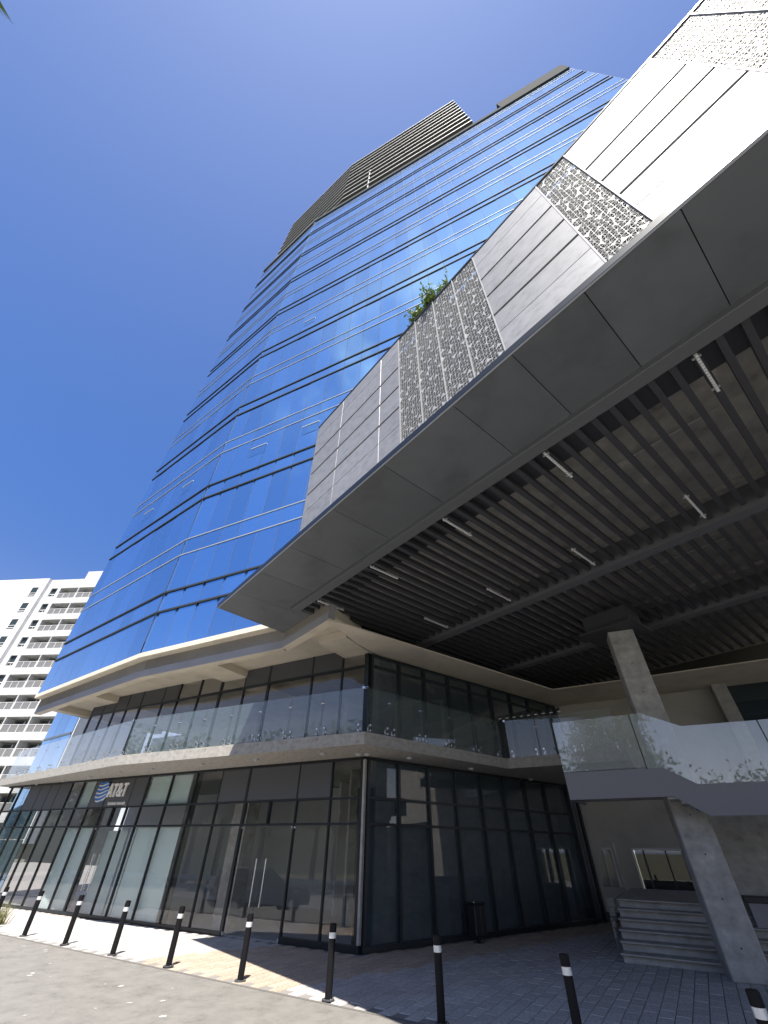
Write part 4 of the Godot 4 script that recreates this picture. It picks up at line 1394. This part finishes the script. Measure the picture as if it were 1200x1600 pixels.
func surroundings():
	# palm whose frond tip hangs into the top left corner
	var p0 := Vector3(-9.25, -0.6, 1.5)
	var pt := thing("palm_tree", "palm frond tip reaching in at the top left corner of the sky", "tree", p0)
	var tr := MB.new()
	var last := p0
	for k in 10:
		var nx := p0 + Vector3(sin(k * 0.5) * 0.08 + (k + 1) * 0.03, (k + 1) * 1.36, 0)
		tr.tube(last, nx, 0.17 - k * 0.005, 0.165 - k * 0.005, 10)
		last = nx
	part(pt, "trunk", tr.done(), M.bark)
	for k in 9:
		var mb := MB.new()
		var a := TAU * k / 9.0 - 0.436
		var dir := Vector3(cos(a), 0, sin(a))
		var prev := last
		var side := dir.cross(Vector3.UP)
		for i in 12:
			var f := (i + 1) / 12.0
			var q := last + dir * 2.9 * f + Vector3(0, 1.2 * f - 2.0 * f * f, 0)
			mb.tube(prev, q, 0.02 * (1.05 - f), 0.018 * (1.0 - f) + 0.003, 4, false)
			for s in [-1.0, 1.0]:
				for r in 3:
					var b0 := prev.lerp(q, r / 3.0)
					var tip: Vector3 = b0 + side * s * 0.42 * (1.0 - f * 0.55) + dir * 0.30 + Vector3(0, -0.16, 0)
					mb.tri(b0, tip, b0 + dir * 0.05, Vector3.UP)
			prev = q
		part(pt, "frond", mb.done(), M.leaf[0])
	rng.seed = 20
	# olive tree that the landing glass mirrors
	tree("olive_tree", "loose grey green tree mirrored in the landing's glass", Vector3(-9.7, -0.7, 8.6), 12.4, 2.7, 17000, M.leaf[0], "", 0.085)
	# trees, guard rail and grasses beyond the road, mirrored in the shop windows
	var group := "trees across the road mirrored in the shop windows"
	var spots := [[-21, 12, 10.0], [-26, 7, 11.5], [-31, 2, 10.5], [-36, -3, 11.0], [-41, -8, 11.5], [-46, -13, 10.5], [-52, -18, 11.0], [-16, 18, 9.0], [-10, 24, 8.0], [-33, 12, 12.0], [-40, 4, 12.0], [-47, -4, 12.0], [-54, -10, 12.0], [-60, -24, 11.0], [-66, -31, 11.0], [-27, 18, 12.0]]
	for k in spots.size():
		var s: Array = spots[k]
		tree("roadside_tree", "dark green roadside tree across the road, seen only as a reflection in the shop windows", Vector3(s[0], -1.3, s[1]), s[2], s[2] * 0.42, 2400, M.leaf[2 if k % 2 else 0], group, 0.11)
	# guard rail
	var Fg := frame(Vector2(-27.0, 3.0), 130.0)
	var gr := thing("guard_rail", "galvanised guard rail across the road, mirrored in the shop windows", "guard rail", Fg * Vector3(0, -1.3, 0))
	bar(gr, "rail", M.light_alu, Fg, -32, 26, -0.62, -0.34, -0.04, 0.04, 0.02)
	for k in 15:
		bar(gr, "post", M.light_alu, Fg, -32 + k * 4.0, -31.88 + k * 4.0, -1.3, -0.35, -0.16, -0.045)
	# verge with tall grasses
	var vg := MB.new()
	for k in 5200:
		var p: Vector3 = Fg * Vector3(rng.randf_range(-30, 26), -1.3, rng.randf_range(1.2, 4.0))
		blade(vg, p, Vector3(rng.randfn(0, 0.2), 1, rng.randfn(0, 0.2)).normalized(), rng.randf_range(0.5, 1.1), 0.02)
	var vo := part(self, "verge_grass", vg.done(), M.straw)
	vo.set_meta("label", "tall dry grass on the verge across the road")
	vo.set_meta("category", "grass")
	vo.set_meta("kind", "stuff")
	# wooded hillside far behind
	var hill := MB.new()
	var nx := 48
	var nz := 10
	var hp := func(i: int, j: int) -> Vector3:
		var q := i / 48.0
		var a := deg_to_rad(222.0 + q * 78.0)
		var r := 62.0 + j * 16.0
		var ends := smoothstep(0.0, 0.12, q) * smoothstep(1.0, 0.88, q)
		var y := -1.3 + 27.0 * smoothstep(0, 9, j) * ends * (0.75 + 0.25 * sin(i * 0.7) + 0.1 * sin(i * 2.3 + j))
		return Vector3(r * sin(a), y, -r * cos(a))
	for i in nx:
		for j in nz:
			var a: Vector3 = hp.call(i, j)
			var b: Vector3 = hp.call(i + 1, j)
			var c: Vector3 = hp.call(i + 1, j + 1)
			var d: Vector3 = hp.call(i, j + 1)
			var nn := (b - a).cross(d - a).normalized()
			if nn.y < 0:
				nn = -nn
			hill.quad(a, b, c, d, nn)
	structure("hill", hill.done(), textured(mat(lin(0.055, 0.065, 0.035), 0.95), noise_tex(0.03, [gray(0.5), gray(0.8), gray(1.0)], 512, 5, 77), 0.05))
	sport_utility()

func sport_utility():
	var F := frame(Vector2(-16.8, -9.0), 175.0) * Transform3D(Basis.IDENTITY, Vector3(0, -0.9, 0))
	var t := thing("parked_car", "dark parked sport utility car, seen as a reflection in the glass shop door", "car", F.origin)
	var paint := mat(lin(0.02, 0.022, 0.028), 0.25, 0.4)
	paint.clearcoat_enabled = true
	paint.clearcoat = 1.0
	# profile along x (front +x), extruded across z with a tucked-in cabin
	var body := MB.new()
	var low := [Vector2(-2.3, 0.35), Vector2(-2.35, 0.7), Vector2(-2.28, 1.02), Vector2(1.0, 1.05), Vector2(2.15, 0.95), Vector2(2.35, 0.7), Vector2(2.3, 0.35)]
	var cab := [Vector2(-2.25, 1.02), Vector2(-2.0, 1.62), Vector2(-1.6, 1.72), Vector2(0.2, 1.70), Vector2(1.1, 1.05)]
	for prof in [low, cab]:
		var wid := 0.93 if prof == low else 0.88
		var wt := 0.90 if prof == low else 0.70
		var ctr := F * Vector3(0, 0.9, 0)
		for k in prof.size():
			var a: Vector2 = prof[k]
			var b: Vector2 = prof[(k + 1) % prof.size()]
			var wa := lerpf(wid, wt, clampf((a.y - 1.02) / 0.7, 0, 1))
			var wb := lerpf(wid, wt, clampf((b.y - 1.02) / 0.7, 0, 1))
			body.flat(F * Vector3(a.x, a.y, -wa), F * Vector3(b.x, b.y, -wb), F * Vector3(b.x, b.y, wb), F * Vector3(a.x, a.y, wa), ctr)
			var mid: Vector2 = (prof[0] + prof[3]) * 0.5
			for s in [-1.0, 1.0]:
				body.tri(F * Vector3(a.x, a.y, wa * s), F * Vector3(b.x, b.y, wb * s), F * Vector3(mid.x, mid.y, lerpf(wid, wt, clampf((mid.y - 1.02) / 0.7, 0, 1)) * s), F.basis.z * s)
	part(t, "body", body.done(), paint)
	var gm := mat(lin(0.02, 0.025, 0.03), 0.05, 0.3)
	for x in [[2.1, 0.55], [-1.75, 0.55]]:
		pass
	# windscreen and rear window, side windows
	var wm := MB.new()
	wm.quad(F * Vector3(0.28, 1.68, -0.62), F * Vector3(1.04, 1.12, -0.78), F * Vector3(1.04, 1.12, 0.78), F * Vector3(0.28, 1.68, 0.62), (F.basis * Vector3(0.6, 0.8, 0)).normalized())
	part(t, "windscreen", wm.done(), gm, Transform3D(Basis.IDENTITY, F.basis * Vector3(0.02, 0.02, 0)))
	var rm := MB.new()
	rm.quad(F * Vector3(-2.05, 1.60, -0.62), F * Vector3(-2.24, 1.14, -0.76), F * Vector3(-2.24, 1.14, 0.76), F * Vector3(-2.05, 1.60, 0.62), (F.basis * Vector3(-0.9, 0.3, 0)).normalized())
	part(t, "rear_window", rm.done(), gm, Transform3D(Basis.IDENTITY, F.basis * Vector3(-0.02, 0.01, 0)))
	for e in [-2.36, 2.36]:
		bar(t, "bumper", mat(lin(0.35, 0.35, 0.36), 0.3, 0.7), F, e - 0.05, e + 0.05, 0.45, 0.55, -0.9, 0.9, 0.01)
		for s in [-1.0, 1.0]:
			bar(t, "tail_light" if e < 0 else "headlight", mat(lin(0.4, 0.02, 0.02), 0.2) if e < 0 else M.white, F, e - 0.02, e + 0.02, 0.78, 0.95, s * 0.86 - 0.12 * (s + 1) * 0.5, s * 0.86 + 0.12 * (1 - s) * 0.5)
		bar(t, "chrome_strip", M.steel, F, e - 0.015, e + 0.015, 0.98, 1.03, -0.7, 0.7)
		bar(t, "number_plate", M.white, F, e - 0.06, e + 0.06, 0.58, 0.70, -0.2, 0.2)
	for x in [-1.45, 1.45]:
		for s in [-1.0, 1.0]:
			var w := MB.new()
			w.tube(F * Vector3(x, 0.36, s * 0.70), F * Vector3(x, 0.36, s * 0.94), 0.36, 0.36, 20)
			var wp := part(t, "wheel", w.done(), M.black)
			var rmm := MB.new()
			rmm.tube(F * Vector3(x, 0.36, s * 0.94), F * Vector3(x, 0.36, s * 0.95), 0.22, 0.20, 14)
			part(wp, "rim", rmm.done(), M.steel)
	for s in [-1.0, 1.0]:
		bar(t, "roof_rail", M.steel, F, -1.7, 0.1, 1.745, 1.775, s * 0.62 - 0.02, s * 0.62 + 0.02)
